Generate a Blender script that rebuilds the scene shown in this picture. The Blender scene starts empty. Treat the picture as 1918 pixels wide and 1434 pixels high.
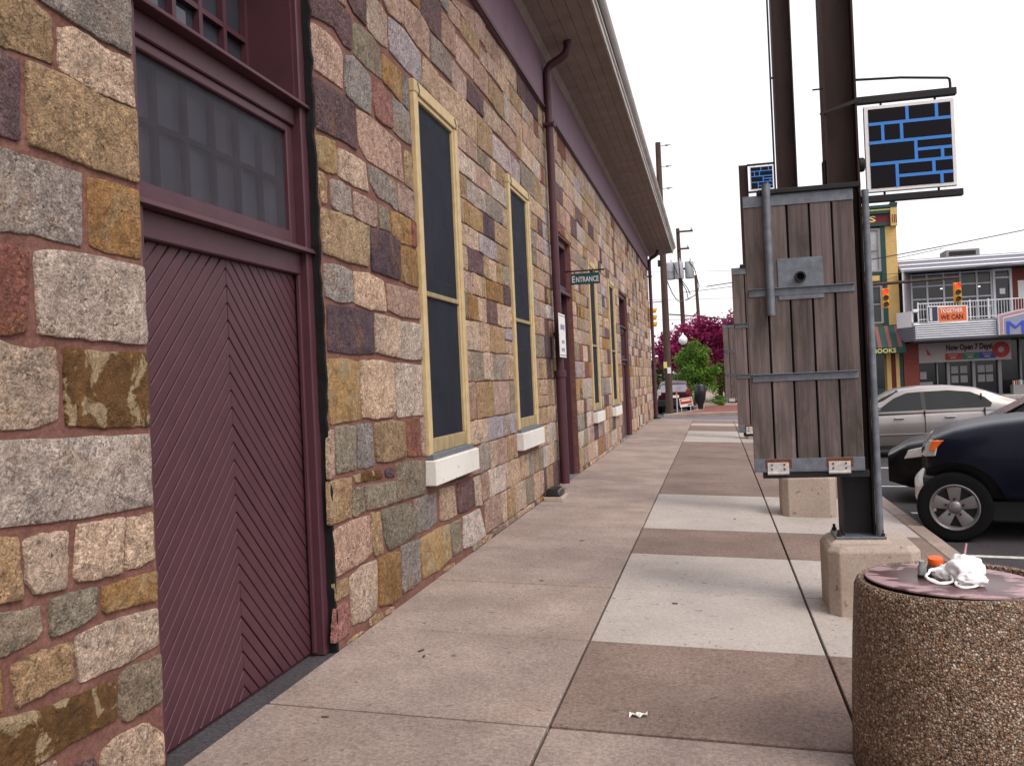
import bpy, bmesh, math, random
from mathutils import Vector, Matrix, noise
R = math.radians
rnd = random.Random(7)
sc = bpy.context.scene
C = sc.collection

# ------------------------------------------------------------------ camera, sky, sun, exposure
YAW, ROLL, CAMZ = R(12.6), math.atan(.045), 1.55
cam_d = bpy.data.cameras.new('camera'); cam = bpy.data.objects.new('camera', cam_d); C.objects.link(cam)
fwd = Vector((-math.sin(YAW), math.cos(YAW), 0)); rgt = Vector((math.cos(YAW), math.sin(YAW), 0)); upv = Vector((0, 0, 1))
cr, sr = math.cos(ROLL), math.sin(ROLL)
ix = rgt * cr - upv * sr; iy = rgt * sr + upv * cr; iz = -fwd
cam.matrix_world = Matrix(((ix.x, iy.x, iz.x, 0), (ix.y, iy.y, iz.y, 0), (ix.z, iy.z, iz.z, CAMZ), (0, 0, 0, 1)))
cam_d.sensor_fit = 'HORIZONTAL'; cam_d.sensor_width = 36; cam_d.lens = 36 * 1700 / 1918
cam_d.clip_start = .05; cam_d.clip_end = 3000
sc.camera = cam
world = bpy.data.worlds.new('World'); sc.world = world; world.use_nodes = True
wn = world.node_tree.nodes; wl = world.node_tree.links; wn.clear()
SUN_EL, SUN_AZ = R(50), R(125)          # azimuth from +Y (north) clockwise
sky = wn.new('ShaderNodeTexSky'); sky.sky_type = 'NISHITA'; sky.sun_disc = False
sky.sun_elevation = SUN_EL; sky.sun_rotation = SUN_AZ; sky.dust_density = 6; sky.air_density = 1
b1 = wn.new('ShaderNodeBackground'); b1.inputs[1].default_value = .05
b2 = wn.new('ShaderNodeBackground'); b2.inputs[0].default_value = (1.0, .965, .985, 1); b2.inputs[1].default_value = .80
ad = wn.new('ShaderNodeAddShader'); wo = wn.new('ShaderNodeOutputWorld')
wl.new(sky.outputs[0], b1.inputs[0]); wl.new(b1.outputs[0], ad.inputs[0]); wl.new(b2.outputs[0], ad.inputs[1]); wl.new(ad.outputs[0], wo.inputs[0])
sun_d = bpy.data.lights.new('sun', 'SUN'); sun_d.energy = 1.2; sun_d.angle = R(25); sun_d.color = (1, .95, .88)
sun = bpy.data.objects.new('sun', sun_d); C.objects.link(sun)
sd = Vector((math.sin(SUN_AZ) * math.cos(SUN_EL), math.cos(SUN_AZ) * math.cos(SUN_EL), math.sin(SUN_EL)))
sun.rotation_euler = sd.to_track_quat('Z', 'Y').to_euler(); sun.location = (20, -10, 40)
sc.render.engine = 'CYCLES'
sc.view_settings.view_transform = 'Standard'; sc.view_settings.look = 'None'; sc.view_settings.gamma = 1
sc.view_settings.use_curve_mapping = False; sc.view_settings.exposure = .45

# ------------------------------------------------------------------ materials
class NT:
    def __init__(s, name, rough=.7, spec=.3, metal=0):
        s.m = bpy.data.materials.new(name); s.m.use_nodes = True
        s.n = s.m.node_tree.nodes; s.l = s.m.node_tree.links
        s.b = s.n['Principled BSDF']; s.b.inputs['Roughness'].default_value = rough
        s.b.inputs['Specular IOR Level'].default_value = spec; s.b.inputs['Metallic'].default_value = metal
        s._p = None
    def pos(s):
        if not s._p: s._p = s.n.new('ShaderNodeTexCoord').outputs['Object']
        return s._p
    def set(s, key, v):
        if hasattr(v, 'links'): s.l.new(v, s.b.inputs[key])
        elif isinstance(v, tuple) and len(v) == 3: s.b.inputs[key].default_value = (*v, 1)
        else: s.b.inputs[key].default_value = v
    def noise(s, scale, detail=4, rough=.6, vec=None, stretch=None, dist=0):
        v = vec or s.pos()
        if stretch:
            mp = s.n.new('ShaderNodeMapping'); mp.inputs['Scale'].default_value = stretch; s.l.new(v, mp.inputs[0]); v = mp.outputs[0]
        t = s.n.new('ShaderNodeTexNoise'); t.inputs['Scale'].default_value = scale; t.inputs['Detail'].default_value = detail
        t.inputs['Roughness'].default_value = rough; t.inputs['Distortion'].default_value = dist
        s.l.new(v, t.inputs['Vector']); return t.outputs['Fac']
    def voro(s, scale, out='Distance', vec=None, feature='F1'):
        t = s.n.new('ShaderNodeTexVoronoi'); t.feature = feature; t.inputs['Scale'].default_value = scale
        s.l.new(vec or s.pos(), t.inputs['Vector']); return t.outputs[out]
    def ramp(s, fac, stops, interp='LINEAR'):
        r = s.n.new('ShaderNodeValToRGB'); cr = r.color_ramp; cr.interpolation = interp
        while len(cr.elements) < len(stops): cr.elements.new(.5)
        for e, (p, c) in zip(cr.elements, stops):
            e.position = p; e.color = (c, c, c, 1) if not isinstance(c, tuple) else (*c, 1)
        s.l.new(fac, r.inputs[0]); return r.outputs[0]
    def mix(s, fac, a, b, mode='MIX'):
        x = s.n.new('ShaderNodeMix'); x.data_type = 'RGBA'; x.blend_type = mode; x.clamp_result = False
        for i, v in ((0, fac), (6, a), (7, b)):
            if hasattr(v, 'links'): s.l.new(v, x.inputs[i])
            elif isinstance(v, tuple): x.inputs[i].default_value = (*v, 1)
            else: x.inputs[i].default_value = v
        return x.outputs[2]
    def math(s, op, a, b=0.):
        x = s.n.new('ShaderNodeMath'); x.operation = op
        for i, v in ((0, a), (1, b)):
            if hasattr(v, 'links'): s.l.new(v, x.inputs[i])
            else: x.inputs[i].default_value = v
        return x.outputs[0]
    def bump(s, h, strength=.5, dist=.01, prev=None):
        b = s.n.new('ShaderNodeBump'); b.inputs['Strength'].default_value = strength; b.inputs['Distance'].default_value = dist
        s.l.new(h, b.inputs['Height'])
        if prev: s.l.new(prev, b.inputs['Normal'])
        s.l.new(b.outputs[0], s.b.inputs['Normal']); return b.outputs[0]

M = {}
def simple(name, col, rough=.6, spec=.3, metal=0, var=.25, scale=8, bump=0, bscale=60, stretch=None):
    t = NT(name, rough, spec, metal)
    n = t.noise(scale, 5, .65, stretch=stretch)
    f = t.ramp(n, [(.25, 1 - var), (.75, 1 + var)])
    t.set('Base Color', t.mix(1., col, f, 'MULTIPLY'))
    if bump: t.bump(t.noise(bscale, 3), bump, .005)
    M[name] = t.m; return t

def mat_stone():
    t = NT('stone', .85, .25)
    at = t.n.new('ShaderNodeAttribute'); at.attribute_name = 'col'
    sd_ = t.n.new('ShaderNodeAttribute'); sd_.attribute_name = 'seed'
    va = t.n.new('ShaderNodeVectorMath'); va.operation = 'MULTIPLY_ADD'; va.inputs[1].default_value = (1, 1, 1)
    t.l.new(t.pos(), va.inputs[0]); cx = t.n.new('ShaderNodeCombineXYZ')
    for i, k in enumerate((3.1, 7.7, 5.3)): t.l.new(t.math('MULTIPLY', sd_.outputs['Fac'], k), cx.inputs[i])
    t.l.new(cx.outputs[0], va.inputs[2]); v = va.outputs[0]
    base = at.outputs['Color']
    big = t.noise(4.5, 5, .65, v, dist=.6); mid = t.noise(21, 6, .72, v, dist=.4); fine = t.noise(115, 4, .75, v)
    c = t.mix(1., base, t.ramp(big, [(.28, .68), (.5, 1.), (.75, 1.25)]), 'MULTIPLY')
    # rusty / ochre staining inside one stone
    st = t.ramp(t.noise(3.2, 6, .7, v, dist=1.2), [(.53, 0.), (.68, .7)])
    c = t.mix(st, c, t.mix(.55, base, (.36, .18, .06)))
    # rough crust on the smooth brown and ochre stones (alpha of col)
    cm = t.math('MULTIPLY', t.ramp(t.noise(5.5, 5, .6, v, dist=.8), [(.535, 0.), (.565, 1.)]), at.outputs['Alpha'])
    c = t.mix(cm, c, (.40, .30, .18))
    c = t.mix(1., c, t.ramp(mid, [(.3, .55), (.5, 1.), (.72, 1.4)]), 'MULTIPLY')
    sp = t.ramp(fine, [(.34, .55), (.5, 1.), (.66, 1.4)])
    c = t.mix(t.math('SUBTRACT', .9, t.math('MULTIPLY', at.outputs['Alpha'], .45)), c, t.mix(1., c, sp, 'MULTIPLY'))
    # coarse grains, each a little lighter or darker than the next
    wv = t.n.new('ShaderNodeTexVoronoi'); wv.inputs['Scale'].default_value = 75; t.l.new(v, wv.inputs[0])
    sg = t.n.new('ShaderNodeSeparateColor'); t.l.new(wv.outputs['Color'], sg.inputs[0])
    gr = t.math('MULTIPLY', t.math('SUBTRACT', 1., t.math('MULTIPLY', at.outputs['Alpha'], .7)), t.ramp(t.noise(7, 4, .6, v, dist=.7), [(.36, .08), (.62, 1.)]))
    c = t.mix(gr, c, t.mix(1., c, t.ramp(sg.outputs[0], [(0, .55), (.35, .9), (.7, 1.08), (1, 1.45)]), 'MULTIPLY'))
    pits = t.ramp(t.noise(30, 3, .55, v, dist=.8), [(.27, .25), (.36, 1.)])
    c = t.mix(1., c, pits, 'MULTIPLY')
    c = t.mix(t.ramp(t.noise(6.5, 6, .7, v, dist=1.5), [(.60, 0.), (.74, .55)]), c, (.085, .07, .055))
    t.set('Base Color', c)
    h = t.math('ADD', t.math('MULTIPLY', mid, 1.), t.math('MULTIPLY', fine, .55))
    h = t.math('ADD', h, t.math('MULTIPLY', t.noise(9, 5, .6, v, dist=1.), 1.7))
    h = t.math('ADD', h, t.math('MULTIPLY', t.math('SUBTRACT', 1., wv.outputs['Distance']), t.math('MULTIPLY', gr, .42)))
    t.bump(h, 1., .030); M['stone'] = t.m
mat_stone()

def mat_mortar():
    t = NT('mortar', .9, .15)
    c = t.mix(t.ramp(t.noise(7, 5), [(.3, 0.), (.7, 1.)]), (.135, .061, .049), (.205, .103, .083))
    c = t.mix(1., c, t.ramp(t.noise(60, 4, .7), [(.3, .7), (.7, 1.25)]), 'MULTIPLY')
    t.set('Base Color', c); t.bump(t.noise(28, 4, .6), .7, .015); M['mortar'] = t.m
mat_mortar()

def mat_concrete(name, base, speck=.3, stain=.25, warm=(.2, .11, .08)):
    t = NT(name, .85, .25)
    at = t.n.new('ShaderNodeObjectInfo').outputs['Random']
    c = t.mix(1., base, t.ramp(t.noise(1.3, 6, .65), [(.3, 1 - stain), (.7, 1 + stain * .6)]), 'MULTIPLY')
    c = t.mix(1., c, t.ramp(at, [(0, .92), (1, 1.06)]), 'MULTIPLY')
    c = t.mix(t.ramp(t.noise(.9, 5, .6, dist=.8), [(.52, 0.), (.75, .45)]), c, warm)
    c = t.mix(1., c, t.ramp(t.noise(190, 3, .7), [(.3, 1 - speck), (.7, 1 + speck)]), 'MULTIPLY')
    c = t.mix(1., c, t.ramp(t.noise(48, 4, .65), [(.32, 1 - speck * .8), (.66, 1 + speck * .6)]), 'MULTIPLY')
    c = t.mix(t.ramp(t.noise(17, 2, .4), [(.69, 0.), (.75, .6)]), c, (.07, .05, .045))
    t.set('Base Color', c); t.bump(t.noise(150, 3, .6), .35, .004); M[name] = t.m
mat_concrete('slab_tan', (.315, .250, .222), .38, .30, (.235, .155, .12))
mat_concrete('slab_brown', (.205, .150, .128), .45, .28, (.165, .105, .08))
mat_concrete('slab_pale', (.40, .36, .335), .22, .14, (.30, .25, .215))
mat_concrete('kerb_stone', (.33, .26, .22), .3, .25)
mat_concrete('footing', (.40, .325, .275), .2, .2, (.27, .20, .14))
mat_concrete('sill_paint', (.66, .64, .60), .08, .1, (.5, .46, .4))
mat_concrete('asphalt', (.060, .055, .062), .5, .25, (.05, .045, .045))
mat_concrete('asphalt_pale', (.155, .15, .175), .35, .2, (.13, .12, .13))
mat_concrete('joint_dirt', (.05, .038, .032), .4, .2, (.035, .03, .022))
simple('awning_red', (.24, .085, .07), .8, .2, var=.1)
simple('road_paint', (.55, .54, .52), .8, .2, var=.35, scale=14)
simple('grass_verge', (.07, .10, .03), .9, .1, var=.4, scale=20, bump=.6)
simple('plum_paint', (.068, .024, .034), .48, .35, var=.16, scale=5, bump=.1, bscale=120)
simple('plum_dark', (.055, .019, .027), .5, .3, var=.15, scale=5)
simple('plum_frieze', (.165, .088, .125), .6, .3, var=.14, scale=2.5, bump=.12)
simple('cream_paint', (.50, .38, .205), .6, .3, var=.2, scale=9, bump=.12)
simple('cream_worn', (.30, .235, .13), .75, .2, var=.4, scale=12, stretch=(1, 1, .4))
simple('soffit_paint', (.27, .215, .195), .75, .2, var=.22, scale=3, bump=.15)
simple('fascia_paint', (.46, .42, .40), .6, .3, var=.25, scale=4, stretch=(1, .3, 1))
simple('roof_slate', (.07, .065, .07), .7, .3)
simple('tar', (.008, .007, .008), .7, .2, bump=.8, bscale=30)
simple('dark_void', (.006, .006, .008), .9, .1)
simple('iron_black', (.012, .012, .014), .4, .4)
simple('steel_rust', (.034, .019, .017), .65, .2, var=.35, scale=6, stretch=(1, 1, .35), bump=.1)
simple('steel_dark', (.018, .016, .018), .6, .25, var=.3, scale=5)
simple('galvanised', (.15, .165, .195), .5, .4, .35, var=.35, scale=14, bump=.08)
simple('hinge_paint', (.48, .45, .45), .5, .4, var=.4, scale=30)
simple('rust', (.14, .055, .022), .8, .2, var=.5, scale=30, bump=.3)
simple('white_board', (.74, .73, .74), .5, .3, var=.06)
simple('sign_black', (.008, .007, .010), .7, .12, var=.2)
simple('sign_blue', (.035, .20, .62), .45, .4, var=.06)
simple('entrance_green', (.012, .058, .075), .5, .4, var=.1)
simple('letter_white', (.62, .64, .62), .5, .3, var=.05)
simple('mark_slate', (.16, .19, .27), .6, .3, var=.3, scale=90)
simple('pole_wood', (.078, .050, .042), .85, .15, var=.35, scale=10, stretch=(1, 1, .15), bump=.3)
simple('wire', (.02, .02, .022), .6, .3)
simple('transformer', (.36, .37, .40), .5, .4, var=.08)
simple('signal_yellow', (.62, .30, .015), .45, .4, var=.08)
simple('lens_dark', (.03, .012, .008), .25, .5)
simple('globe_white', (.78, .78, .80), .3, .5, var=.04)
simple('bark', (.055, .036, .028), .9, .1, var=.35, scale=14, bump=.4)
simple('brick_red', (.22, .062, .048), .85, .2, var=.3, scale=16)
simple('shop_yellow', (.58, .385, .15), .75, .2, var=.12, scale=6)
simple('shop_green', (.012, .052, .045), .55, .35, var=.12)
simple('shop_maroon', (.115, .016, .020), .6, .3, var=.12)
simple('panel_white', (.53, .53, .58), .55, .35, var=.08)
simple('rib_white', (.64, .65, .70), .4, .4, var=.06)
simple('mansard_grey', (.17, .17, .20), .5, .4, var=.12)
simple('column_grey', (.26, .25, .26), .7, .3, var=.1)
simple('banner_orange', (.70, .15, .040), .6, .3, var=.06)
simple('banner_navy', (.045, .05, .10), .6, .3, var=.1)
simple('banner_pink', (.35, .30, .31), .6, .3, var=.08)
simple('text_dark', (.045, .02, .03), .6, .3)
simple('red_ink', (.33, .035, .035), .6, .3)
simple('green_ink', (.03, .14, .09), .6, .3)
simple('blue_ink', (.04, .06, .25), .6, .3)
simple('text_yellow', (.68, .58, .20), .5, .3, var=.05)
simple('neon_blue', (.03, .07, .50), .35, .5, var=.1)
simple('marquee_pink', (.42, .23, .25), .6, .3, var=.1)
simple('marquee_grey', (.25, .27, .36), .5, .4, var=.1)
simple('tyre', (.007, .007, .008), .85, .1, var=.2, bump=.15)
simple('wheel_steel', (.20, .185, .19), .36, .5, .5, var=.1)
simple('chrome', (.55, .53, .53), .22, .5, .9, var=.05)
simple('bumper_ivory', (.52, .48, .44), .3, .5, .3, var=.08)
simple('trim_black', (.010, .010, .011), .5, .4)
simple('amber', (.75, .13, .015), .3, .5, var=.1)
simple('lamp_clear', (.45, .43, .42), .12, .6, var=.15, scale=30)
simple('tail_red', (.28, .012, .015), .2, .5)
simple('plastic_black', (.010, .012, .013), .3, .45)
simple('cap_orange', (.78, .12, .012), .4, .4, var=.05)
simple('lid_plum', (.30, .19, .20), .6, .3)
simple('bottle_body', (.10, .11, .10), .15, .5)
simple('paper', (.75, .73, .70), .7, .2, var=.05)
simple('leaf_litter', (.10, .065, .03), .8, .2, var=.4)

def glass(name, col, rough=.06, spec=.6):
    t = NT(name, rough, spec); n = t.noise(1.7, 3)
    t.set('Base Color', t.mix(1., col, t.ramp(n, [(.3, .75), (.7, 1.25)]), 'MULTIPLY')); t.set('Roughness', rough); M[name] = t.m
glass('glass_dark', (.012, .014, .019)); glass('glass_car', (.010, .012, .014), .05, .3); glass('glass_shop', (.02, .022, .028), .1, .5)
glass('glass_blind', (.36, .36, .37), .3, .3); glass('glass_rear', (.22, .21, .25), .06, .7)
def screen(name, col, alpha):
    t = NT(name, .7, .15); n = t.noise(3, 4)
    t.set('Base Color', t.mix(1., col, t.ramp(n, [(.3, .8), (.7, 1.2)]), 'MULTIPLY')); t.set('Alpha', alpha); M[name] = t.m
screen('screen_navy', (.020, .024, .036), .70); screen('screen_grey', (.060, .058, .072), .50)
def paint(name, col, metal=.0, rough=.28, coat=.6):
    t = NT(name, rough, .13 if metal == 0 else .5, metal); n = t.noise(2.2, 4)
    t.set('Base Color', t.mix(1., col, t.ramp(n, [(.3, .92), (.7, 1.08)]), 'MULTIPLY'))
    t.set('Coat Weight', coat); t.set('Coat Roughness', .06); M[name] = t.m
paint('paint_navy', (.004, .005, .013), 0, .3, .06); paint('paint_black', (.005, .005, .007), 0, .3, .08); paint('paint_silver', (.235, .215, .21), .55, .30); paint('paint_maroon', (.03, .004, .008))
def mat_wood():
    t = NT('grey_wood', .8, .2)
    rn = t.n.new('ShaderNodeObjectInfo').outputs['Random']
    g = t.noise(26, 6, .65, stretch=(1, 1, .045), dist=.5); b = t.noise(3.5, 4, .6, stretch=(1, 1, .5))
    c = t.mix(t.ramp(g, [(.3, 0.), (.7, 1.)]), (.095, .072, .070), (.255, .200, .195))
    c = t.mix(t.ramp(b, [(.45, 0.), (.8, .65)]), c, (.055, .05, .035))
    c = t.mix(t.ramp(t.noise(5, 5, .7, stretch=(1, 1, .25), dist=1.), [(.5, 0.), (.72, .75)]), c, (.060, .058, .042))
    c = t.mix(1., c, t.ramp(rn, [(0, .62), (1, 1.25)]), 'MULTIPLY')
    t.set('Base Color', c); t.bump(g, .45, .006); M['grey_wood'] = t.m
mat_wood()
def mat_aggregate():
    t = NT('pebble_face', .6, .35)
    wob = t.n.new('ShaderNodeVectorMath'); wob.operation = 'ADD'
    nz = t.n.new('ShaderNodeTexNoise'); nz.inputs['Scale'].default_value = 60; t.l.new(t.pos(), nz.inputs[0])
    sc_ = t.n.new('ShaderNodeVectorMath'); sc_.operation = 'SCALE'; sc_.inputs['Scale'].default_value = .012
    t.l.new(nz.outputs['Color'], sc_.inputs[0]); t.l.new(t.pos(), wob.inputs[0]); t.l.new(sc_.outputs[0], wob.inputs[1]); v = wob.outputs[0]
    vc = t.n.new('ShaderNodeTexVoronoi'); vc.inputs['Scale'].default_value = 120; t.l.new(v, vc.inputs[0])
    sep = t.n.new('ShaderNodeSeparateColor'); t.l.new(vc.outputs['Color'], sep.inputs[0])
    c = t.ramp(sep.outputs[0], [(0, (.06, .035, .024)), (.18, (.19, .10, .055)), (.4, (.27, .165, .10)), (.58, (.15, .11, .08)), (.74, (.31, .215, .145)), (.87, (.39, .30, .225)), (.955, (.56, .48, .40)), (1., (.13, .11, .10))])
    ed = t.ramp(vc.outputs['Distance'], [(.35, 1.15), (.8, .35)])
    c = t.mix(1., c, ed, 'MULTIPLY'); c = t.mix(1., c, t.ramp(t.noise(3.5, 4), [(.3, .75), (.7, 1.2)]), 'MULTIPLY')
    t.set('Base Color', c)
    h = t.math('SUBTRACT', 1., vc.outputs['Distance']); t.bump(h, .9, .012); M['pebble_face'] = t.m
mat_aggregate()
def mat_lid():
    t = NT('lid_painted', .55, .35)
    gd = t.n.new('ShaderNodeVectorMath'); gd.operation = 'LENGTH'; t.l.new(t.pos(), gd.inputs[0])
    m = t.ramp(t.math('SUBTRACT', t.math('ADD', t.noise(4.2, 6, .62, stretch=(1, 2.6, 1), dist=1.2), .50), t.math('MULTIPLY', gd.outputs['Value'], 1.75)), [(.46, 0.), (.53, 1.)])
    c = t.mix(m, (.36, .235, .255), (.105, .052, .050)); c = t.mix(1., c, t.ramp(t.noise(90, 3), [(.3, .85), (.7, 1.15)]), 'MULTIPLY')
    t.set('Base Color', c); t.set('Roughness', t.ramp(m, [(0, .55), (1, .3)])); M['lid_painted'] = t.m
mat_lid()
def mat_leaf(name, c0, c1, trans=.35):
    t = NT(name, .6, .25); at = t.n.new('ShaderNodeAttribute'); at.attribute_name = 'seed'
    c = t.mix(at.outputs['Fac'], c0, c1); t.set('Base Color', c)
    tr = t.n.new('ShaderNodeBsdfTranslucent'); t.l.new(c, tr.inputs[0]); mx = t.n.new('ShaderNodeMixShader'); mx.inputs[0].default_value = trans
    t.l.new(t.b.outputs[0], mx.inputs[1]); t.l.new(tr.outputs[0], mx.inputs[2]); t.l.new(mx.outputs[0], t.n['Material Output'].inputs[0]); M[name] = t.m
mat_leaf('leaf_magenta', (.17, .010, .060), (.46, .045, .18)); mat_leaf('leaf_green', (.04, .10, .014), (.17, .31, .045)); mat_leaf('leaf_yellowgreen', (.07, .095, .02), (.17, .20, .05)); mat_leaf('leaf_far', (.06, .085, .03), (.14, .17, .07))
def mat_bag():
    t = NT('bag_plastic', .35, .4); t.set('Base Color', t.mix(1., (.84, .83, .86), t.ramp(t.noise(12, 3), [(.3, .95), (.7, 1.05)]), 'MULTIPLY'))
    t.set('Subsurface Weight', .15); t.b.inputs['Subsurface Radius'].default_value = (.02, .02, .02); M['bag_plastic'] = t.m
mat_bag()
def mat_emit(name, col, st):
    t = NT(name, .3, .4); t.set('Base Color', col); t.b.inputs['Emission Color'].default_value = (*col, 1); t.b.inputs['Emission Strength'].default_value = st; M[name] = t.m
mat_emit('lens_red_lit', (.95, .03, .02), 1.6); mat_emit('ceiling_lamp_lit', (1, .9, .7), 1.5)
def mat_paver():
    t = NT('brick_paver', .85, .2); bk = t.n.new('ShaderNodeTexBrick'); bk.inputs['Scale'].default_value = 5
    t.l.new(t.pos(), bk.inputs[0]); bk.inputs['Color1'].default_value = (.24, .08, .06, 1); bk.inputs['Color2'].default_value = (.19, .055, .045, 1); bk.inputs['Mortar'].default_value = (.15, .11, .10, 1)
    t.set('Base Color', t.mix(1., bk.outputs[0], t.ramp(t.noise(4, 4), [(.3, .75), (.7, 1.2)]), 'MULTIPLY')); M['brick_paver'] = t.m
mat_paver()

# ------------------------------------------------------------------ mesh helpers
class MB:
    def __init__(s): s.v = []; s.f = []; s.col = None
    def quadbox(s, P):          # 8 points, bottom ring then top ring
        o = len(s.v); s.v += [tuple(p) for p in P]
        for f in ((3, 2, 1, 0), (4, 5, 6, 7), (0, 1, 5, 4), (1, 2, 6, 5), (2, 3, 7, 6), (3, 0, 4, 7)): s.f.append(tuple(o + i for i in f))
        return s
    def box(s, x0, x1, y0, y1, z0, z1):
        return s.quadbox([(x0, y0, z0), (x1, y0, z0), (x1, y1, z0), (x0, y1, z0), (x0, y0, z1), (x1, y0, z1), (x1, y1, z1), (x0, y1, z1)])
    def cyl(s, p0, p1, r0, r1=None, n=12, cap=True):
        r1 = r0 if r1 is None else r1; a = Vector(p0); b = Vector(p1); d = (b - a).normalized()
        u = d.orthogonal().normalized(); w = d.cross(u); o = len(s.v)
        for p, r in ((a, r0), (b, r1)):
            for i in range(n):
                t = 2 * math.pi * i / n; s.v.append(tuple(p + u * (r * math.cos(t)) + w * (r * math.sin(t))))
        for i in range(n): j = (i + 1) % n; s.f.append((o + i, o + j, o + n + j, o + n + i))
        if cap: s.f.append(tuple(o + n - 1 - i for i in range(n))); s.f.append(tuple(o + n + i for i in range(n)))
        return s
    def tube(s, pts, r, n=8):
        pts = [Vector(p) for p in pts]; rs = r if isinstance(r, (list, tuple)) else [r] * len(pts); o = len(s.v); u = None
        for k, p in enumerate(pts):
            d = (pts[min(k + 1, len(pts) - 1)] - pts[max(k - 1, 0)]).normalized()
            u = d.orthogonal().normalized() if u is None else (u - d * u.dot(d)).normalized()
            w = d.cross(u)
            for i in range(n): t = 2 * math.pi * i / n; s.v.append(tuple(p + u * (rs[k] * math.cos(t)) + w * (rs[k] * math.sin(t))))
        for k in range(len(pts) - 1):
            for i in range(n):
                j = (i + 1) % n; s.f.append((o + k * n + i, o + k * n + j, o + (k + 1) * n + j, o + (k + 1) * n + i))
        e = o + (len(pts) - 1) * n
        s.f.append(tuple(o + n - 1 - i for i in range(n))); s.f.append(tuple(e + i for i in range(n))); return s
    def lathe(s, prof, c=(0, 0, 0), n=32, axis='z', close=False):
        o = len(s.v); m = len(prof)
        for i in range(n):
            t = 2 * math.pi * i / n; ca, sa = math.cos(t), math.sin(t)
            for r, h in prof:
                p = (r * ca, r * sa, h) if axis == 'z' else (r * ca, h, r * sa) if axis == 'y' else (h, r * ca, r * sa)
                s.v.append((p[0] + c[0], p[1] + c[1], p[2] + c[2]))
        for i in range(n):
            j = (i + 1) % n
            for k in range(m - 1 + (1 if close else 0)):
                l = (k + 1) % m; s.f.append((o + i * m + k, o + j * m + k, o + j * m + l, o + i * m + l))
        return s
    def prism(s, poly, d0, d1, axis='y'):   # poly in the two other axes, extruded d0..d1
        o = len(s.v); n = len(poly)
        for d in (d0, d1):
            for a, b in poly: s.v.append((a, d, b) if axis == 'y' else (d, a, b) if axis == 'x' else (a, b, d))
        s.f.append(tuple(o + i for i in range(n))); s.f.append(tuple(o + n + n - 1 - i for i in range(n)))
        for i in range(n): j = (i + 1) % n; s.f.append((o + j, o + i, o + n + i, o + n + j))
        return s
    def mesh(s, name, bevel=0, seg=1, smooth=False):
        me = bpy.data.meshes.new(name); me.from_pydata(s.v, [], s.f); me.update()
        bm = bmesh.new(); bm.from_mesh(me)
        bmesh.ops.recalc_face_normals(bm, faces=bm.faces[:])
        if bevel:
            es = [e for e in bm.edges if len(e.link_faces) == 2 and e.calc_face_angle() > .5]
            bmesh.ops.bevel(bm, geom=es, offset=bevel, segments=seg, profile=.6, affect='EDGES', clamp_overlap=True)
        bm.to_mesh(me); bm.free()
        if smooth:
            for p in me.polygons: p.use_smooth = True
            try: me.set_sharp_from_angle(angle=R(38))
            except Exception: pass
        return me
    def build(s, name, mat, parent=None, bevel=0, seg=1, smooth=False, loc=None):
        me = s.mesh(name, bevel, seg, smooth); return obj(name, me, mat, parent, loc)
def obj(name, me, mat, parent=None, loc=None):
    if mat: me.materials.clear(); me.materials.append(M[mat])
    o = bpy.data.objects.new(name, me); C.objects.link(o)
    if parent: o.parent = parent
    if loc: o.location = loc
    return o
def tag(o, label=None, cat=None, group=None, kind=None):
    if label: o['label'] = label
    if cat: o['category'] = cat
    if group: o['group'] = group
    if kind: o['kind'] = kind
    return o
def thing(name, label, cat, loc=(0, 0, 0), rz=0, group=None):
    o = bpy.data.objects.new(name, None); C.objects.link(o); o.location = loc; o.rotation_euler = (0, 0, rz); o.empty_display_size = .1
    return tag(o, label, cat, group)
def bx(name, x0, x1, y0, y1, z0, z1, mat, parent=None, bevel=0): return MB().box(x0, x1, y0, y1, z0, z1).build(name, mat, parent, bevel)
def text(name, body, mat, parent, loc, size, width=None, rot=(R(90), 0, 0), depth=.004, height=None, bold=.018):
    cu = bpy.data.curves.new('t', 'FONT'); cu.body = body; cu.size = size; cu.extrude = depth; cu.align_x = 'CENTER'; cu.align_y = 'CENTER'; cu.resolution_u = 2; cu.offset = size * bold
    o = bpy.data.objects.new('t', cu); C.objects.link(o); dg = bpy.context.evaluated_depsgraph_get()
    me = bpy.data.meshes.new_from_object(o.evaluated_get(dg)); bpy.data.objects.remove(o)
    xs = [v.co.x for v in me.vertices]; ys = [v.co.y for v in me.vertices]; w = max(xs) - min(xs); h = max(ys) - min(ys); cx = (max(xs) + min(xs)) / 2; cy = (max(ys) + min(ys)) / 2
    kx = width / w if width else 1; ky = height / h if height else 1
    for v in me.vertices: v.co.x = (v.co.x - cx) * kx; v.co.y = (v.co.y - cy) * ky
    ob = obj(name, me, mat, parent, loc); ob.rotation_euler = rot; return ob
def copy_tree(o, parent=None):
    c = o.copy(); C.objects.link(c); c.parent = parent
    for ch in list(o.children): copy_tree(ch, c)
    return c
SL = .045
def gz(x): return -SL * (x + 2.25)          # the pavement falls towards the kerb
ROAD = -.36
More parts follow.
